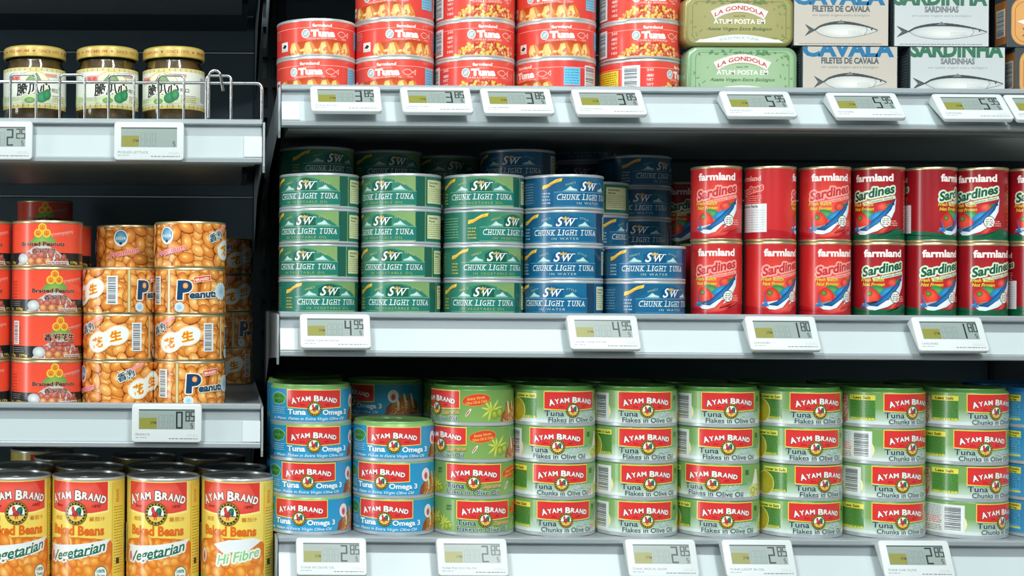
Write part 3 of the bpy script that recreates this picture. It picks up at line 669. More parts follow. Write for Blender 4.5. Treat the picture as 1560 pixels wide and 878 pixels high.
# ------------------------------------------------------------------ can bodies (mm profiles)
def lid_prof(r, h, depth=2.2, rb=1.6):
    """seam bead, countersink and ringed panel"""
    return [(r-.2, h-3.2), (r+.5, h-2.6), (r+.65, h-.8), (r+.2, h-.05), (r-.6, h), (r-1.3, h-.5), (r-1.7, h-depth-.8), (r-2.8, h-depth-1.2), (r-4.0, h-depth), (r-9, h-depth), (r-10, h-depth-.5), (r-11, h-depth), (r*.45, h-depth), (r*.42, h-depth-.4), (r*.39, h-depth), (0, h-depth)]
def bot_prof(r):
    return [(0, 2.2), (r-4, 2.2), (r-2.4, .9), (r-1.5, .1), (r-.4, 0), (r+.45, .6), (r+.6, 2.0), (r-.1, 2.9)]
def tab_mesh(m, z, r):
    bm = bmesh.new()
    pts = [(math.cos(t)*6.5, math.sin(t)*9.5) for t in (k*math.pi/8 for k in range(16))]; inn = [(math.cos(t)*3.8, math.sin(t)*5.5+1.2) for t in (k*math.pi/8 for k in range(16))]
    rows = []
    for P, zz in ((pts, z), (pts, z+.8), (inn, z+.8), (inn, z)): rows.append([bm.verts.new((p[0]/1000, (p[1]-r*.42)/1000, zz/1000)) for p in P])
    rows.append(rows[0])
    for a, b in zip(rows, rows[1:]):
        for k in range(16): bm.faces.new((a[k], a[(k+1) % 16], b[(k+1) % 16], b[k]))
    bmesh.ops.recalc_face_normals(bm, faces=bm.faces[:])
    me = bpy.data.meshes.new('pull_tab'); bm.to_mesh(me); bm.free(); me.materials.append(m); return me
KIT = {}
def std_kit(key, art, r, h, m='tin', z0=3.0, pm='litho', tab=False, beads=False):
    bp = bot_prof(r)
    body = bp + ([(r, h*.3)] if not beads else [(r, h*.3)]) + [(r, h-3.3)]
    parts = [('body', lathe(key+'_body', body, M[m])), ('lid', lathe(key+'_lid', lid_prof(r, h), M[m])), ('printed_label', art.wrap(key+'_label', r, z0, M[pm]))]
    if tab: parts.append(('pull_tab', tab_mesh(M[m], h-2.2, r)))
    KIT[key] = (parts, r, h)
def neck_kit(key, art, top, neck=39.4):
    r = R_A
    body = [(0, 5.4), (39.6, 5.4), (40.6, 4.6), (40.8, .8), (41.4, 0), (42.2, .2), (42.5, 1.2), (42.1, 2.6), (r, 3.6), (r, 20), (r, 36.3)]
    lid = [(r, 36.2), (r-.1, 36.8), (r-.6, 37.5), (neck+1.0, 38.4), (neck+.4, 39.2), (neck+.5, 40.4), (neck+.1, 41), (neck-.6, 41), (neck-1.1, 40.4), (neck-1.6, 37.8), (neck-3, 37.2), (neck-4.5, 38), (neck-10, 38), (neck-11, 37.5), (neck-12, 38), (0, 38)]
    parts = [('body', lathe(key+'_body', body, M['white'])), ('lid', lathe(key+'_lid', lid, M[top])), ('printed_label', art.wrap(key+'_label', r, 3.8, M['litho'])), ('pull_tab', tab_mesh(M['tin'], 38, 36))]
    KIT[key] = (parts, r, 41)
for k in ('omega', 'chilli', 'flakes_code', 'flakes_salt', 'chunks_code', 'chunks_salt', 'water'):
    neck_kit(k, ayam(k), {'omega': 'lime', 'water': 'blue'}.get(k, 'green'), 39.4 if k != 'omega' else 40.2)
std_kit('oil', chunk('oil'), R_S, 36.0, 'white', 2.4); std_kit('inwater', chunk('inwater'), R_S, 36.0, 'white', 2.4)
std_kit('sard_bright', sardine('bright').stretch(1.074), R_K, 76.9, 'gold', 2.7); std_kit('sard_dark', sardine('dark').stretch(1.074), R_K, 76.9, 'gold', 2.7)
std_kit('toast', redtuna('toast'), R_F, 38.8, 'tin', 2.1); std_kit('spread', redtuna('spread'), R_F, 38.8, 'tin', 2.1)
std_kit('braised', braised('words'), R_P, 47.4, 'gold', 2.0); std_kit('braised_chinese', braised('chinese'), R_P, 47.4, 'gold', 2.0)
std_kit('peanuts', peanuts(), R_P, 47.4, 'gold', 2.0)
std_kit('beans_veg', beans('veg'), R_B, 112.0, 'tin', 3.0, tab=True); std_kit('beans_fibre', beans('fibre'), R_B, 112.0, 'tin', 3.0, tab=True)

def put(key, name, px, py, Yf, z, phi, label, group, cat='can'):
    """px,py: where the photo shows it; Yf: distance of its front; phi: degrees its front is turned off the viewer"""
    parts, r, h = KIT[key]; Y = Yf + r/1000 + 0.0006
    X = WX(px, py, Y); th = math.degrees(math.atan2(X, Y))
    e = empty(name, (X, Y, EYE+z), math.radians(phi-th), label, cat, group)
    for n, me in parts: link(n, me, e)
    return e
ORD = ['leftmost', 'second', 'third', 'fourth', 'fifth', 'sixth', 'seventh', 'eighth', 'ninth', 'tenth']
def levels(n): return {1: ['only'], 2: ['upper', 'lower'], 3: ['top', 'middle', 'bottom'], 4: ['top', 'second-highest', 'third-highest', 'bottom'], 5: ['top', 'second-highest', 'middle', 'fourth-highest', 'bottom']}[n]
def phi_of(off, R): return math.degrees(math.asin(max(-.99, min(.99, off/R))))

# ------------------------------------------------------------------ setting: floor
fl = link('floor', box('floor', -4, 4, -3.5, 2.4, -0.05, 0.0, M['floor'])); fl['kind'] = 'structure'

for nm, b in (('ceiling', (-4, 4, -3.5, 2.4, 3.35, 3.4)), ('wall_back', (-4, 4, 2.4, 2.45, -0.05, 3.4)), ('wall_left', (-4.05, -4, -3.5, 2.4, -0.05, 3.4)), ('wall_right', (4, 4.05, -3.5, 2.4, -0.05, 3.4))):
    o = link(nm, box(nm, *b, M['wall'])); o['kind'] = 'structure'
# ------------------------------------------------------------------ gondola frame: posts, back panels, plinth
YB = 1.935; YL = 1.42
LX0, LX1 = -0.965, 0.0345; RX0, RX1 = 0.0478, 1.05
def post(x, parent):
    bm = bmesh.new(); zs = 0.02; top = 2.05; pitch = 0.0415
    box_bm(bm, x-.022, x-.010, YB-.004, YB+.03, 0, top); box_bm(bm, x-.003, x+.003, YB-.004, YB+.03, 0, top); box_bm(bm, x+.010, x+.022, YB-.004, YB+.03, 0, top)
    z = zs
    while z < top-.01:
        box_bm(bm, x-.010, x-.003, YB-.004, YB+.03, z, z+.012); box_bm(bm, x+.003, x+.010, YB-.004, YB+.03, z, z+.012); z += pitch
    me = bpy.data.meshes.new('slotted_post'); bm.to_mesh(me); bm.free(); me.materials.append(M['post'])
    o = link('slotted_post', me, parent)
    b = link('post_backing', box('post_backing', x-.0215, x+.0215, YB+.012, YB+.029, 0, top, M['slot']), o); return o
fr = empty('shelving_frame', (0, 0, 0), 0, 'dark steel back frame with slotted posts behind all the shelves', 'shelving')
for x in (LX0-.012, (LX1+RX0)/2+.012, RX1+.012): post(x, fr)
pz = 0.10
pan_l = box('back_panel', LX0+.012, LX1-.002, YB, YB+.012, 0, .196, M['back'], .0015, 1); pan_r = box('back_panel', RX0+.02, RX1-.002, YB, YB+.012, 0, .196, M['back'], .0015, 1)
while pz < 2.0:
    for me in (pan_l, pan_r): o = link('back_panel', me, fr); o.location.z = pz
    pz += .1985
for x0, x1 in ((LX0, LX1), (RX0, RX1)): link('plinth', box('plinth', x0, x1, 1.46, YB+.01, 0, .10, M['rail'], .004, 1), fr)

# ------------------------------------------------------------------ shelves
def shelf(x0, x1, z, drop, tilt, label, z_pan=-.040):
    """z: height of the rail's top edge; drop: deck below it; tilt: lean of the price strip in degrees"""
    s = empty('shelf', ((x0+x1)/2, YB, EYE+z), 0, label, 'shelf', 'steel shelves of the shelving'); ox, oy = (x0+x1)/2, YB
    def L(v): return [(a-oy, b) for a, b in v]
    t = math.tan(math.radians(tilt)); fy = YL
    yb = fy+.004 - .024*t                      # foot of the strip
    L_end = x1-ox; L_st = x0-ox
    # deck
    link('deck', box('deck', L_st+.002, L_end-.002, fy+.004-oy, YB-.002-oy, -drop-.0022, -drop, M['deck'], .0006, 1), s)
    # rail: nose on top, recess, seat of the strip, lip below
    rail = L([(fy+.012, 0), (fy+.0015, 0), (fy, -.0012), (fy, -.0046), (fy+.0015, -.0058), (fy+.005, -.0062), (fy+.0052, -.0085), (fy+.0042, -.0088), (fy+.004, -.0165),
              (yb+.001, -.0385), (yb-.0035, -.0387), (yb-.0045, -.0400), (yb-.0042, -.0435), (yb-.002, -.0445), (yb+.008, -.0445), (yb+.009, -.0415), (fy+.016, -.0415), (fy+.014, -.012)])
    link('front_rail', extrude_x('front_rail', rail, L_st+.003, L_end-.003, M['rail']), s)
    st = L([(fy+.0036, -.0168), (fy+.0022, -.0170), (yb-.0012, -.0384), (yb+.0006, -.0384)])
    link('price_strip', extrude_x('price_strip', st, L_st+.012, L_end-.012, M['strip']), s)
    # folded ribs and pan underneath
    k = 0
    for y0, y1, zb in ((fy+.0165, fy+.030, -.0445), (fy+.036, fy+.052, -.0435), (fy+.058, fy+.33, z_pan)):
        link('underside_rib' if k < 2 else 'underside_pan', box('rib', L_st+.010, L_end-.010-.006*k, y0-oy, y1-oy, zb, zb+.004 if k < 2 else -drop-.0025, M['pan'], .0012, 2), s); k += 1
    link('underside_rib', box('rib', L_st+.010, L_end-.014, fy+.3302-oy, YB-.004-oy, -.026, -drop-.0025, M['post'], .001, 1), s)
    link('underside_rib', box('rib', L_st+.010, L_end-.014, fy+.0162-oy, fy+.0575-oy, -.0385, -drop-.003, M['pan'], .0005, 1), s)
    # tapered brackets hooking into the posts
    for sx, xx in ((-1, L_st), (1, L_end-.0022)):
        pr = L([(fy+.001, -.003), (fy+.001, -.047), (fy+.0045, -.0535), (fy+.007, -.0535), (fy+.02, -.047), (fy+.30, -.060), (YB-.03, -.118), (YB-.006, -.118), (YB-.006, -.004)])
        link('bracket', extrude_x('bracket', pr, xx, xx+.0022, M['rail']), s)
        c0 = L_st+.003 if sx < 0 else L_end-.021
        cp = L([(fy+.0034, -.0170), (fy+.0006, -.0174), (yb-.003, -.0380), (yb-.0006, -.0380)])
        link('end_cap', extrude_x('end_cap', cp, c0, c0+.018, M['cap']), s)
    return s
ZT, ZM, ZL = .2155, -.0135, -.2400
DT, DM, DL = .0085, .003, .0012
ZJ, ZP = .1800, -.1068
ZBN = -.2962
shelf(RX0, RX1, ZT, DT, 38, 'right shelf holding the red tuna cans, green tins and fish cartons')
shelf(RX0, RX1, ZM, DM, 30, 'right shelf holding green and blue tuna cans and red sardine cans')
shelf(RX0, RX1, ZL, DL, 29, 'lowest right shelf in view, under green and blue tuna cans with rooster badges')
shelf(RX0, RX1, .450, .004, 30, 'highest right shelf, above the red tuna cans')
shelf(LX0, LX1, ZJ, .002, 4, 'left shelf with wire guard holding the three gold-lidded jars')
shelf(LX0, LX1, ZP, .0058, 4, 'left shelf holding the peanut cans')
shelf(LX0, .0470, ZBN, .0005, 4, 'lowest left shelf, under the yellow and red baked bean cans')
shelf(LX0, LX1, .3910, .003, 4, 'dark highest left shelf above the jars')

# ------------------------------------------------------------------ price tags
SEG = {'0': 'abcdef', '1': 'bc', '2': 'abged', '3': 'abgcd', '4': 'fgbc', '5': 'afgcd', '7': 'abc', '8': 'abcdefg', '9': 'abcfgd', 'S': 'afgcd'}
def digit(A, ch, x, y, wd, h, c, th):
    P = {'a': ((x, y+h), (x+wd, y+h)), 'd': ((x, y), (x+wd, y)), 'g': ((x, y+h/2), (x+wd, y+h/2)), 'b': ((x+wd, y+h/2), (x+wd, y+h)), 'c': ((x+wd, y), (x+wd, y+h/2)), 'f': ((x, y+h/2), (x, y+h)), 'e': ((x, y), (x, y+h/2))}
    for q in SEG.get(ch, ''):
        (ax, ay), (bx, by) = P[q]; dx, dy = (th*.4, 0) if ay == by else (0, th*.4)
        A.line([(ax-dx, ay-dy), (bx+dx, by+dy)], th, c)
TW, TH, TT = 70.0, 38.5, 13.0
_hous = None
def tag(px, py, Y, tilt, price, words, label, dim=False, glare=False, yellow=True, wide=False):
    """hangs on the strip; py is the middle of its face"""
    global _hous
    X = WX(px, py, Y); Z = -(((py-PY0)*math.cos(ROLL) - (px-PX0)*math.sin(ROLL))*Y/F)
    e = empty('price_tag', (X, Y, EYE+Z), 0, label, 'price tag', 'electronic price tags on the shelf edges'); e.rotation_euler = (math.radians(-tilt), 0, 0)
    if _hous is None:
        bm = bmesh.new(); box_bm(bm, -TW/2000, TW/2000, 0, TT/1000, -TH/2000, TH/2000)
        for v in bm.verts:
            if v.co.y > .001 and v.co.z < 0: v.co.y = .0045
        bmesh.ops.bevel(bm, geom=[q for q in bm.edges if abs(q.verts[0].co.y-q.verts[1].co.y) > 1e-6], offset=.0034, segments=4, affect='EDGES', profile=.5)
        fr_ = [q for q in bm.edges if all(v.co.y < 1e-6 for v in q.verts)]
        bmesh.ops.bevel(bm, geom=fr_, offset=.0012, segments=3, affect='EDGES', profile=.5)
        _hous = bpy.data.meshes.new('housing'); bm.to_mesh(_hous); bm.free(); _hous.materials.append(M['tag'])
        _hous.polygons.foreach_set('use_smooth', [True]*len(_hous.polygons)); _hous.set_sharp_from_angle(angle=math.radians(35))
    link('housing', _hous, e)
    SW, SH = 56.0, 20.0
    A = Art(SW, SH)
    A.rect(-SW/2, 0, SW/2, SH, '#8f9f9e'); A.rect(-SW/2, SH-1.3, SW/2, SH, '#3f4a4b'); A.rect(-SW/2+.4, .3, SW/2-.6, SH-1.5, '#8f9e99')
    if yellow:
        A.rect(-SW/2+.6, .5, -10, 11.6, '#87893e'); A.lines(-SW/2+1, 1, -10.5, 11, 7, '#8e8c34', .1, 3); A.text('3PM', -13.5, 5, 3.2, '#4e5228', 6, .01)
    for k in range(3):
        digit(A, '8', -8+k*5.6, 1.4, 3.6, 12.5, '#82918d', .8)
    digit(A, price[0], 10, 1.6, 5.2, 15.5, '#222d30', 1.6); digit(A, price[1], 19.2, 8.6, 3.4, 9.0, '#2a3538', 1.1); digit(A, price[2], 25-.8, 8.6, 3.2, 9.0, '#2a3538', 1.1)
    digit(A, 'S', 24.2, 1.6, 1.6, 4.2, '#39464a', .7)
    A.lines(-SW/2+1, 12.6, -6, 17.6, 2, '#9cab9a', .14, 6)
    link('screen', A.flat('screen', M['lcd'], 0, 0, -TH/2+13.0), e)
    B = Art(64, 9); B.text(words, -31, 4.6, 2.3, '#6a7376', min(34, 2.0*len(words)), 0, 0, align='L'); B.lines(-31, 1.6, -20, 3.8, 1, '#9aa3a5', .25, 2); B.lines(2, .8, 31, 2.6, 1, '#6a7376', .3, 5); B.lines(20, 3.6, 31, 6.4, 2, '#b2babb', .2, 4)
    link('caption', B.flat('caption', M['paper'], 0, 0, -TH/2+2.2), e)
    return e
YT = 1.4005
for px, pr, wd, nth in ((527, '385', 'TUNA IN OIL', 'leftmost tag of the top right shelf'), (665, '385', 'CHUNKS TUNA', 'second tag of the top right shelf'), (788, '385', 'TUNA SPREAD', 'third tag of the top right shelf'), (928, '385', 'TUNA CHILLI', 'fourth tag of the top right shelf'),
                        (1155, '595', 'TUNA FILLET', 'tag under the green oval-lettered tins'), (1319, '595', 'MACKEREL', 'tag under the blue-lettered mackerel cartons'), (1482, '595', 'SARDINES', 'tag under the green-lettered sardine cartons'), (1592, '595', 'SARDINES', 'cut by the right photo edge')):
    tag(px, 149.6+(px-527)*.0125, YT, 43, pr, wd, 'white electronic price tag reading %s.%s, %s' % (pr[0], pr[1:], nth))
for px, pr, wd, nth in ((511, '495', 'CHUNK TUNA IN WATER', 'below the first green tuna stack'), (920, '495', 'CHUNK TUNA WATER', 'below the blue tuna cans'), (1193, '180', 'SARDINES', 'below the bright red sardine cans'), (1448, '180', 'SARDINES', 'below the dark red sardine cans')):
    tag(px, 504+(px-511)*.005, YT, 30, pr, wd, 'white electronic price tag reading %s.%s, %s' % (pr[0], pr[1:], nth))
for px, wd, nth in ((505, 'TUNA IN OLIVE OIL', 'first, below the blue rooster cans'), (720, 'TUNA FLK OLV OIL-CH', 'second, below the chilli olive cans'), (1009, 'TUNA 3RDS FL OLIVE', 'third on the lowest right shelf'), (1157, 'TUNA LIGHT IN OIL', 'fourth on the lowest right shelf'), (1397, 'TUNA CHK OLIVE', 'fifth, rightmost on the lowest right shelf')):
    tag(px, 848+(px-505)*.0045, YT, 27, '285', wd, 'white electronic price tag reading 2.85, '+nth)
tag(-4, 214, YL-.0085, 3, '225', 'LETTUCE', 'white price tag reading 2.25 cut by the left photo edge', yellow=False)
tag(227, 215, YL-.0085, 3, '   ', 'PICKLED LETTUCE', 'white price tag with washed-out blank screen, below the gold-lidded jars')
tag(254, 645, YL-.0085, 3, '085', 'PEANUTS', 'white price tag reading 0.85 below the peanut cans')

# ------------------------------------------------------------------ lower right shelf: flat tuna cans
YF = 1.4315; ZC = ZL-DL+.0003; PA = .0373
low = [
 (473, ['omega']*4, [6, 5, -4, -17]),
 (599, [None, 'omega', 'omega', 'omega'], [0, 1, -18, -13]),
 (719.5, ['chilli']*4, [-52, -46, 2, 19]),
 (843, ['flakes_salt', 'flakes_code', 'chunks_salt', 'chunks_salt'], [28, 6, 12, 18]),
 (967, ['flakes_code', 'flakes_salt', 'flakes_code', 'flakes_code'], [18, 19, 22, 18]),
 (1091, ['flakes_code', 'flakes_code', 'flakes_salt', 'flakes_salt'], [21, 17, -5, 15]),
 (1216, ['flakes_salt']*4, [30, 24, 36, 28]),
 (1341, ['chunks_salt', 'chunks_code', 'chunks_code', 'chunks_salt'], [43, 43, 30, 30]),
 (1466, ['chunks_salt', 'chunks_salt', 'chunks_salt', 'chunks_code'], [44, 30, 44, 52]),
 (1590, ['water']*4, [21]*4)]
DESC = {'omega': 'light blue omega tuna can with rooster badge', 'chilli': 'green chilli tuna can with olive branches', 'flakes_code': 'green tuna flakes can with barcode panel', 'flakes_salt': 'green tuna flakes can, yellow lemon disc',
        'chunks_salt': 'green tuna chunks can, yellow salt tag', 'chunks_code': 'green tuna chunks can with barcode panel', 'water': 'blue protein tuna can'}
for i, (px, kinds, offs) in enumerate(low):
    n = sum(k is not None for k in kinds); names = levels(n)
    for j, (k, o) in enumerate(zip(kinds, offs)):
        if k is None: continue
        lev = 3-j
        put(k, 'tuna_can', px, 812-55.5*lev, YF+random.Random(i*9+j).uniform(0, .0016), ZC+PA*lev, phi_of(o, 62), '%s, %s in the %s lowest-shelf stack' % (DESC[k], names[j-(4-n)], ORD[i] if i < 9 else 'rightmost'), 'tuna cans in front stacks on the lowest right shelf')
for i, px in enumerate([470, 590] + [x[0] for x in low[2:]]):
    Y2 = YF+.0885; k = ['omega', 'omega', 'chilli', 'flakes_code', 'flakes_salt', 'flakes_salt', 'flakes_code', 'chunks_salt', 'chunks_code', 'water'][i]
    pxx = PX0+(px-PX0)*(YF+.042)/(Y2+.042)+2 if i > 1 else (465 if i == 0 else 585.5)
    for lev in range(4):
        top = lev == 3
        lb = ('dim %s lid at top of the second row, behind the %s lowest-shelf stack' % ('blue' if k == 'water' else 'green', ORD[i])) if top and i != 1 else 'shaded blue omega can with sandwich picture, behind second lowest-shelf stack' if top else 'tuna can hidden in the second row of the lowest right shelf'
        put(k, 'tuna_can', pxx, 640, Y2 if i != 1 else Y2+.002, ZC+PA*lev, -55 if i == 1 else 10, lb, 'tuna cans in the second row on the lowest right shelf')
# a fifth can on the stack behind the first
put('omega', 'tuna_can', 468, 570, YF+.176, ZC, 0, 'tuna can hidden in the third row of the lowest right shelf', 'tuna cans in the third row on the lowest right shelf')
for lev in range(1, 4): put('omega', 'tuna_can', 468, 570, YF+.176, ZC+PA*lev, 0, 'tuna can hidden in the third row of the lowest right shelf' if lev < 3 else 'dim green lid in the third row behind the leftmost lowest-shelf stack', 'tuna cans in the third row on the lowest right shelf')

# ------------------------------------------------------------------ middle right shelf: green and blue flat cans
ZC = ZM-DM+.0003; PS = .0360
G1 = 'tuna cans in front stacks on the middle right shelf'; G2 = 'tuna cans in back stacks on the middle right shelf'
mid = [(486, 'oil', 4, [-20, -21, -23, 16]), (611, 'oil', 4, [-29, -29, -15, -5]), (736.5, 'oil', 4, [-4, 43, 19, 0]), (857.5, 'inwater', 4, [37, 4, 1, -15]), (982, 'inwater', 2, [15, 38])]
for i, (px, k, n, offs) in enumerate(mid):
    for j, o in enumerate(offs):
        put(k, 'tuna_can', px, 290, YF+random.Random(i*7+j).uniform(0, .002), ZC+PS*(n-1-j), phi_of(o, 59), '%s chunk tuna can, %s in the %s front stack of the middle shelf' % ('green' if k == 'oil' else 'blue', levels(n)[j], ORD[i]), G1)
def backstack(px, Yf, kinds, offs, tops, R=54):
    n = len(kinds)
    for j, k in enumerate(kinds):
        put(k, 'tuna_can', px, 260, Yf, ZC+PS*(n-1-j), offs[j] if j < len(offs) else 0, tops[j] if j < len(tops) else 'tuna can hidden in the back rows of the middle right shelf', G2)
backstack(482, YF+.086, ['oil']*5, [30], ['dim green tuna can seen over the leftmost green front stack'])
backstack(586, YF+.118, ['oil']*5, [20], ['very dark tuna can top seen over the second green front stack'])
backstack(676, YF+.170, ['oil']*5, [20], ['barely visible can top between second and third green front stacks'])
backstack(788, YF+.10, ['inwater']*5, [-10], ['dim blue tuna can seen over the third and fourth front stacks'])
backstack(884, YF+.235, ['inwater']*5+['inwater'], [0], ['very dark can top seen over the front blue stack'])
backstack(899, YF+.086, ['oil', 'inwater', 'inwater', 'inwater'], [-46, 82, 82, 82], ['green can showing its cream nutrition panel, right of the blue front stack', 'blue can with yellow ribbon under the cream-panelled green can'])
backstack(966, YF+.155, ['inwater']*5, [50, 12, 8, 5, 0], ['dim blue tuna can, top of back stack left of the sardines', 'dim blue tuna can, second-highest in the tall back stack', 'dim blue tuna can, middle of the tall back stack'])

# ------------------------------------------------------------------ middle right shelf: sardine cans
PK = .0770; G3 = 'sardine cans in two tiers on the middle right shelf'
sx = [1091, 1173, 1256, 1337.5, 1416, 1494, 1574]
ups = [2, 104, 15, -10, 69, -9, 10]; dns = [0, 31, 30, 13, 29, 29, 75]
for i, px in enumerate(sx):
    k = 'sard_bright' if i < 3 else 'sard_dark'; d = 'bright red sardine can' if i < 3 else 'dark red sardine can with green lettering'
    ex = {1: ' showing its nutrition panel'}.get(i, '')
    nm = ORD[i] if i < 6 else 'rightmost'
    put(k, 'sardine_can', px, 306, YF+.001, ZC+PK, ups[i], '%s%s, upper tier, %s column of sardines' % (d, ex, nm), G3)
    put(k, 'sardine_can', px, 420, YF+.001, ZC, dns[i], '%s, lower tier, %s column of sardines' % (d, nm), G3)
put('sard_dark', 'sardine_can', 1073, 430, YF+.056, ZC, -100, 'dim red sardine can behind the leftmost lower sardine can', 'sardine cans in the back row on the middle right shelf')
for lev, lb in ((0, 'dark sardine can in the back row, lower, left of the sardines'), (1, 'dark sardine can in the back row, upper, left of the sardines')):
    put('sard_dark', 'sardine_can', 1034, 330, YF+.20, ZC+PK*lev, 20, lb, 'sardine cans in the back row on the middle right shelf')

# ------------------------------------------------------------------ top right shelf: red tuna cans
ZC = ZT-DT+.0003; PF = .0388
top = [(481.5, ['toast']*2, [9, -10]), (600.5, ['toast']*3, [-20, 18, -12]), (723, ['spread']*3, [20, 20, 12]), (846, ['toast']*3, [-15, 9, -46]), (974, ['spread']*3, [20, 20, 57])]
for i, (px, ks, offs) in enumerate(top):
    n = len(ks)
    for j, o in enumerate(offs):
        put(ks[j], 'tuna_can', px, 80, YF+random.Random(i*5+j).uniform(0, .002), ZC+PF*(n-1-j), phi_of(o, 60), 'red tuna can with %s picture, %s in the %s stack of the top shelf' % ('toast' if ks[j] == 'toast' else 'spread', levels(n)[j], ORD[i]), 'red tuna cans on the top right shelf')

# lacquered tins standing on edge
def tin(px, z, front, kind, label):
    W, H, D = 113.0, 51.5, 26.0
    Y = YF+front; X = WX(px, 80, Y)
    e = empty('fish_tin', (X, Y+D/2000, EYE+z), 0, label, 'tin', 'lacquered fish tins on the top right shelf')
    m = M['tingreen' if kind == 'green' else 'tinolive']
    bm = bmesh.new(); box_bm(bm, -W/2000, W/2000, -D/2000, D/2000, 0, H/1000)
    bmesh.ops.bevel(bm, geom=[q for q in bm.edges if abs(q.verts[0].co.y-q.verts[1].co.y) > 1e-6], offset=.011, segments=6, affect='EDGES', profile=.5)
    bmesh.ops.bevel(bm, geom=[q for q in bm.edges if all(v.co.y < -D/2000+1e-6 for v in q.verts) or all(v.co.y > D/2000-1e-6 for v in q.verts)], offset=.0035, segments=3, affect='EDGES', profile=.5)
    me = bpy.data.meshes.new('body'); bm.to_mesh(me); bm.free(); me.materials.append(m)
    me.polygons.foreach_set('use_smooth', [True]*len(me.polygons)); me.set_sharp_from_angle(angle=math.radians(50)); link('body', me, e)
    A = Art(W-8, H-6); w2, h2 = (W-8)/2, H-6
    g = kind == 'green'; b1, b2, dk = ('#8fb088', '#a5bf9a', '#3f7048') if g else ('#94925a', '#a6a26c', '#62602e')
    A.poly(rrect(-w2, 0, w2, h2, 8), '#7c9f76' if g else '#8d8a48'); A.poly(rrect(-w2+1, 1, w2-1, h2-1, 7.4), b1, b2)
    A.line(rrect(-w2+5, 3, w2-5, h2-3, 6)+[rrect(-w2+5, 3, w2-5, h2-3, 6)[0]], .5, dk)
    R = random.Random(3)
    for k in range(26):
        sx_ = R.choice((-1, 1)); x, y = sx_*R.uniform(34, 50), R.uniform(4, h2-3); A.ell(x, y, R.uniform(1, 2.6), R.uniform(.5, 1), dk, '#7fae6a', R.uniform(0, 180), 8)
    for k in range(34): A.ell(R.uniform(-34, 34), R.uniform(h2-5, h2-1), R.uniform(1.2, 2.6), .8, dk, '#5f9a5a', R.uniform(-60, 60), 8)
    # title ribbon on an arch
    def arc(x): return 36.5-(x/27)**2*8
    xs = [-27+54*k/14 for k in range(15)]
    A.line([(x, arc(x)) for x in xs], 9.2, '#f0efe6'); A.line([(x, arc(x)+4.4) for x in xs], .5, '#b7a68a'); A.line([(x, arc(x)-4.4) for x in xs], .5, '#b7a68a')
    A.text('LA GONDOLA', 0, 34.2, 4.4, '#b8342e', 50, .03, warp=lambda X, Y, u: (X, Y-u*u*7.2))
    A.text('desde 1920', 0, 27.2, 1.6, '#5a6a3a', 12, .0)
    A.text('ATUM POSTA EM', 0, 20.0, 4.8, '#eef3e6', 52, .02); A.text('Azeite Virgem Extra Biológico', 0, 13.4, 3.4, '#2f5a38', 66, .0, .35)
    A.poly([(-45, 1), (-40, 4)]+[(-36+72*k/10, 4+5*math.sin(math.pi*k/10)) for k in range(11)]+[(40, 4), (45, 1)], '#dce9e4', None, (0, 2)); A.text('SOLID PACK TUNA', 0, 4.6, 2.6, '#6a8a84', 40, .0, arch=2.2)
    link('printed_panel', A.flat('printed_panel', M['litho'], 0, -D/2, 3), e)
    return e
tin(1131, ZT-DT+.0003, .004, 'green', 'lower pale green lacquered tuna tin beside the red cans')
tin(1126, ZT-DT+.0003+.0518, .004, 'olive', 'upper olive-gold lacquered tuna tin stacked on the green tin')

# cartons
def fish(A, cx, cy, L, h, kind):
    up, dn = [], []
    for k in range(15):
        t = k/14; x = cx-L*.36+L*.86*t; th_ = math.sin(math.pi*t**.8)**.8*h/2+.35; up.append((x, cy+th_)); dn.append((x, cy-th_))
    A.poly(up+dn[::-1], '#b9bdb8' if kind == 'c' else '#b4bcbc', '#e2e4df', (cx+L*.05, cy-h*.2))
    for (a, b), (c, d) in zip(up, up[1:]):
        m_ = abs((a+c)/2-cx)/L; A.line([(a, b-.2), (c, d-.2)], h*.24*max(.2, 1-m_*1.5), '#343d40')
    A.line(up+dn[::-1]+[up[0]], .35, '#3c4649')
    A.poly([(cx-L*.36, cy+.4), (cx-L*.5, cy+h*.42), (cx-L*.44, cy), (cx-L*.5, cy-h*.42), (cx-L*.36, cy-.4)], '#343d40', '#566063')
    A.ell(cx+L*.42, cy+h*.06, .8, .8, '#20282a'); A.line([(cx+L*.33, cy+h*.3), (cx+L*.36, cy), (cx+L*.32, cy-h*.3)], .4, '#4a5557')
    A.poly([(cx+L*.05, cy+h*.48), (cx+L*.0, cy+h*.72), (cx-L*.06, cy+h*.46)], '#6d777a'); A.lines(cx+L*.1, cy-h*.3, cx+L*.28, cy, 3, '#9aa3a3', .15, 3)
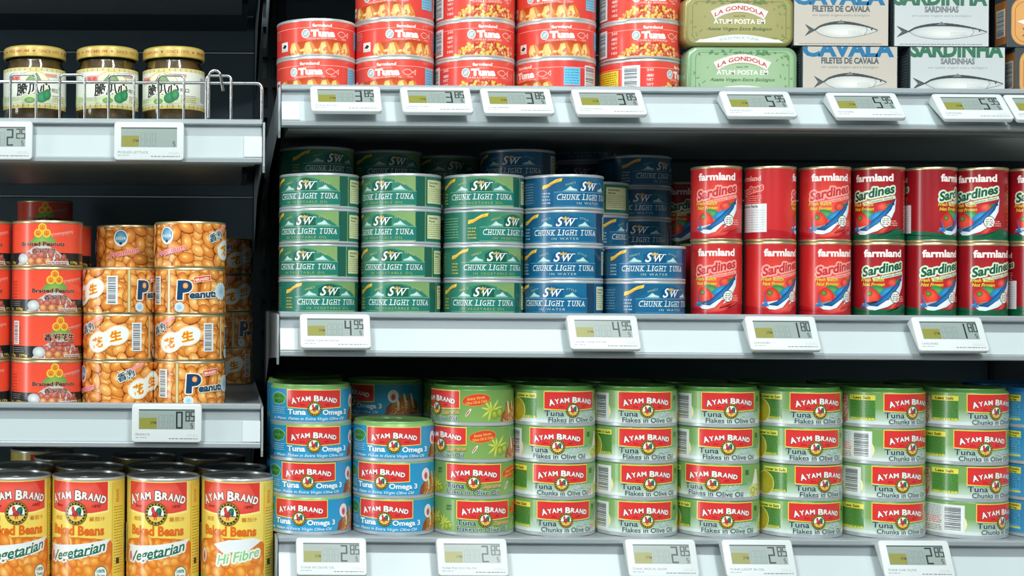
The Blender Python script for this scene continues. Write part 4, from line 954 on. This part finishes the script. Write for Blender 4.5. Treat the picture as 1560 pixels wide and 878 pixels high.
def carton(px, z, front, kind, label, w_=97.0):
    W, H, D = w_, 52.4, 26.0; Y = YF+front; X = WX(px, 100, Y)
    e = empty('fish_carton', (X, Y+D/2000, EYE+z), 0, label, 'box', 'fish cartons on the top right shelf')
    link('carton', box('carton', -W/2000, W/2000, -D/2000, D/2000, 0, H/1000, M['carton'], .0006, 1), e)
    A = Art(W-1.4, H-.8)
    if kind == 'c':
        A.rect(-W/2, 0, W/2, H, '#bdb7ab', '#b8b3a9'); A.text('CAVALA', -2, 42.2, 15.5, '#136c98', 90, .05); A.text('FILETES DE CAVALA', 0, 34.6, 6.0, '#50585a', 58, .045)
        A.text('em azeite virgem extra biológico', 0, 29.8, 2.6, '#6d7476', 58, .0, .2); fish(A, 0, 15.6, 74, 15, 'c')
    else:
        A.rect(-W/2, 0, W/2, H, '#c0c7c7', '#b9c1c2'); A.text('SARDINHA', -1, 42.2, 15.5, '#2f6a50', 92, .05); A.text('SARDINHAS', 0, 34.6, 6.0, '#6d7476', 34, .045)
        A.text('em azeite virgem extra biológico', 0, 29.8, 2.6, '#858c8e', 60, .0, .2); fish(A, 0, 14.6, 92, 14.5, 's')
    A.lines(-W/2+6, 1.0, W/2-6, 2.8, 1, '#7c8284', .3, 4)
    link('printed_panel', A.flat('printed_panel', M['paper'], 0, -D/2, .4), e)
    B = Art(D-3, H-4); B.lines(-D/2+5, 4, D/2-5, H-8, 14, '#7d888c', .16, 9)
    me = B.flat('side_print', M['paper'], 0, 0, 2)
    so = link('side_print', me, e); so.rotation_euler = (0, 0, -math.pi/2); so.location = (-W/2000-.00005, 0, 0)
    return e
BZ = ZT-DT+.0003
carton(1295, BZ, .003, 'c', 'lower beige mackerel carton with blue title and fish drawing')
carton(1281, BZ+.0527, .003, 'c', 'upper beige mackerel carton with fish drawing, on the lower one')
carton(1459, BZ, .003, 's', 'lower pale grey sardine carton with green title')
carton(1434, BZ+.0527, .003, 's', 'upper pale grey sardine carton with large fish drawing')
def small_oval(px, z, label):
    W, H, D = 80.0, 52.4, 24.0; Y = YF+.004; X = WX(px, 100, Y)
    e = empty('fish_carton', (X, Y+D/2000, EYE+z), 0, label, 'box', 'fish cartons on the top right shelf')
    link('carton', box('carton', -W/2000, W/2000, -D/2000, D/2000, 0, H/1000, M['carton'], .0006, 1), e)
    A = Art(W-1, H-.8); A.rect(-W/2, 0, W/2, H, '#3c4446'); A.poly(rrect(-36, 1.6, 36, 50, 13, 6), '#b98a4a'); A.poly(rrect(-35, 2.6, 35, 49, 12, 6), '#d29a58', '#dcaa6c'); P = rrect(-32, 5, 32, 46, 10, 6); A.line(P+[P[0]], .6, '#a4562c')
    A.poly([(-30, 26), (-22, 28), (-10, 40), (10, 40), (24, 30), (30, 33), (26, 24), (8, 31), (-8, 31), (-20, 22)], '#e6e6dc'); fish(A, 0, 15, 50, 12, 's')
    link('printed_panel', A.flat('printed_panel', M['paper'], 0, -D/2, .4), e)
    B = Art(22, 44); B.rect(-11, 0, 11, 44, '#a66a35'); B.barcode(-8, 8, 8, 36, True, 5, '#d9dcd6')
    so = link('side_print', B.flat('side_print', M['paper'], 0, 0, 4), e); so.rotation_euler = (0, 0, -math.pi/2); so.location = (-W/2000-.00005, 0, 0)
small_oval(1607, BZ, 'lower dark carton with orange oval panel at the right photo edge'); small_oval(1594, BZ+.0527, 'upper dark carton with orange oval panel and barcode side')

# ------------------------------------------------------------------ left shelves: jars
def lid_art():
    r = 32.6; A = Art(2*math.pi*r, 9.2); A.rect(-103, 0, 103, 9.2, '#c2aa52', '#d8c87c')
    for k in range(6): A.text(('SINCE 1970', '荣誉产品', 'PREMIUM')[k % 3], -85+k*34, 3.4, 3.2, '#c9662a', 24, .02); A.ell(-68+k*34, 5, 1.2, 1.2, '#c0502a')
    return A.wrap('lid_print', r, 0, M['lidgold'])
glass_o = [(0, 1.2), (20, 1.4), (26, .2), (29.5, 2), (31.8, 8), (32.4, 17), (32.4, 52), (32, 57.5), (30.6, 62), (28.6, 66.5), (28, 70), (27.8, 79)]
JAR = [('glass', lathe('jar_glass', glass_o+[(26.4, 79), (26.6, 70), (27.2, 66), (29.2, 61.4), (30.5, 57), (30.9, 52), (30.9, 17), (30.2, 8.6), (27.6, 3.6), (0, 3.2)], M['glass'])),
       ('pickles', lathe('pickles', [(0, 3.6), (27, 4.0), (29.7, 8.8), (30.5, 17), (30.5, 52), (30, 57), (28.6, 61.2), (26.6, 66), (26, 69), (0, 69)], M['pickle'])),
       ('paper_label', jar_label().wrap('jar_label', 32.6, 17, M['paper'])),
       ('lid', None)]
JLID = lathe('jar_lid', [(30.8, 0), (32.2, .2), (32.6, 1), (32.6, 9.6), (31.8, 11.2), (30, 12), (27, 12), (25, 11.4), (0, 11.6)], M['lidm']); JLP = lid_art()
for i, (px, ph) in enumerate(((53, -2), (163.5, 8), (264.5, -22))):
    Y = 1.458+.033; X = WX(px, 130, Y)
    e = empty('pickle_jar', (X, Y, EYE+ZJ-.0017), math.radians(ph-math.degrees(math.atan2(X, Y))), 'glass pickle jar with gold lid and paper label, %s of the three jars' % ['leftmost', 'middle', 'rightmost'][i], 'jar', 'pickle jars on the left shelf')
    for n, me in JAR:
        if me: link(n, me, e)
    l = link('lid', JLID, e); l.location.z = .0705; q = link('lid_print', JLP, l); q.location.z = .0006

# wire guard
YG = YL+.006
def P_(px, py): return (WX(px, py, YG), YG, EYE-((py-PY0)*math.cos(ROLL)-(px-PX0)*math.sin(ROLL))*YG/F)
g = empty('wire_guard', (0, 0, 0), 0, 'chrome wire guard along the front of the jar shelf', 'rack')
zb = P_(350, 183.5)[2]; zt = P_(350, 126)[2]; zl = P_(350, 115.5)[2]
def corner(cx, cz, r, a0, a1, n=5): return [(cx+r*math.cos(math.radians(a0+(a1-a0)*k/n)), YG, cz+r*math.sin(math.radians(a0+(a1-a0)*k/n))) for k in range(n+1)]
xr = WX(399, 150, YG)
link('top_wire', tube('top_wire', [(-.62, YG+.003, zt)]+[(p[0], YG+.003, p[2]) for p in corner(xr-.006, zt-.006, .006, 90, 0)]+[(xr, YG+.003, zb)], .0017, M['chrome'], 10), g)
k = -8
for x0, x1 in [(16-75*j, 55-75*j) for j in range(4, 0, -1)] + [(16, 55), (91, 129), (165.5, 204), (241, 280), (314, 352)]:
    a, b = WX(x0, 150, YG), WX(x1, 150, YG); r = .0042
    link('wire_loop', tube('wire_loop', [(a, YG, zb)]+corner(a+r, zl-r, r, 180, 90)+corner(b-r, zl-r, r, 90, 0)+[(b, YG, zb)], .0014, M['chrome'], 10), g)
link('base_wire', tube('base_wire', [(-.62, YG+.0015, zb-.0005), (xr, YG+.0015, zb-.0005)], .0015, M['chrome']), g)
hx = WX(318, 150, YG)
link('divider_hook', tube('divider_hook', [(hx, YG-.002, zb+.002), (hx, YG-.002, zl-.002)]+[(p[0], YG-.002, p[2]) for p in corner(hx+.006, zl-.001, .006, 180, 20, 7)]+[(hx+.0145, YG+.002, zt-.008)], .0015, M['chrome'], 10), g)

# ------------------------------------------------------------------ left shelves: peanut cans
ZC = ZP-.0058+.0003; PP = .0475; YPn = 1.4325
def stack(px, Yf, kinds, phis, labels, group, name='peanut_can', z=None, pitch=None, py=480):
    n = len(kinds)
    for j, k in enumerate(kinds):
        put(k, name, px, py, Yf, (z if z is not None else ZC)+(pitch or PP)*(n-1-j), phis[j], labels[j], group)
GP = 'peanut cans on the left shelf'
L4 = levels(4)
stack(-37, YPn+.002, ['braised']*4, [10, 10, 5, 0], ['red braised peanut can cut by the left photo edge, %s of its stack' % q for q in L4], GP)
stack(72, YPn, ['braised', 'braised', 'braised_chinese', 'braised'], [phi_of(o, 53) for o in (-8, 11, 19.6, 12)], ['red braised peanut can with bowl picture, %s of the fully visible red stack' % q for q in L4], GP)
stack(181, YPn, ['peanuts']*3, [-58, -18, 50], ['orange peanut can, %s of the front stack right of the red cans' % q for q in levels(3)], GP)
stack(289, YPn, ['peanuts']*4, [83, -108, -16.5, -93], ['orange peanut can, %s of the rightmost front peanut stack' % q for q in L4], GP)
hid = 'peanut can hidden in the second row of the left shelf'
stack(198, YPn+.078, ['peanuts']*4, [106, 0, 0, 0], ['orange peanut can with round blue badge, behind the three-can stack', hid, hid, hid], GP)
stack(88, YPn+.079, ['braised']*4, [-30, -30, -30, -30], ['dim red can edge right of the %s visible red peanut can' % q for q in L4], GP)
hid = 'peanut can hidden in the back rows of the left shelf'
stack(68, YPn+.388, ['braised']*5, [0]*5, ['very dark red can top behind and above the red peanut stack', hid, hid, hid, hid], GP)
stack(341, YPn+.388, ['peanuts']*4, [40, 30, -55, 8], ['dim peanut can in the far right back stack, %s' % q for q in L4], GP)

# ------------------------------------------------------------------ left shelves: bean cans
ZC = ZBN-.0005+.0003; GB = 'baked bean cans on the lowest left shelf'
for i, (px, k, ph) in enumerate(((22, 'beans_veg', phi_of(3, 55)), (135, 'beans_veg', phi_of(-19, 55)), (248.5, 'beans_veg', phi_of(-11, 55)), (362, 'beans_fibre', phi_of(-14, 55)))):
    put(k, 'bean_can', px, 800, 1.432, ZC, ph, 'yellow and red baked bean can with %s script, %s in front' % ('green vegetarian' if i < 3 else 'pale fibre', ['leftmost', 'second', 'third', 'rightmost'][i]), GB)
for i, (px, k) in enumerate(((30, 'beans_veg'), (138, 'beans_veg'), (246, 'beans_veg'), (353, 'beans_fibre'))):
    put(k, 'bean_can', px, 720, 1.432+.079, ZC, 40, 'shaded baked bean can in the second row, behind the %s front bean can' % ['leftmost', 'second', 'third', 'rightmost'][i], GB)
for i, (px, ph) in enumerate(((103, -20), (220, 60), (324, 60))):
    put('beans_veg', 'bean_can', px, 700, 1.432+.160+(.02 if i else 0), ZC, ph, 'dark baked bean can in the third row, %s of three' % ['leftmost', 'middle', 'rightmost'][i], GB)
put('beans_veg', 'bean_can', 64, 700, 1.432+.25, ZC, 30, 'darkest baked bean can, far back near the left', GB)
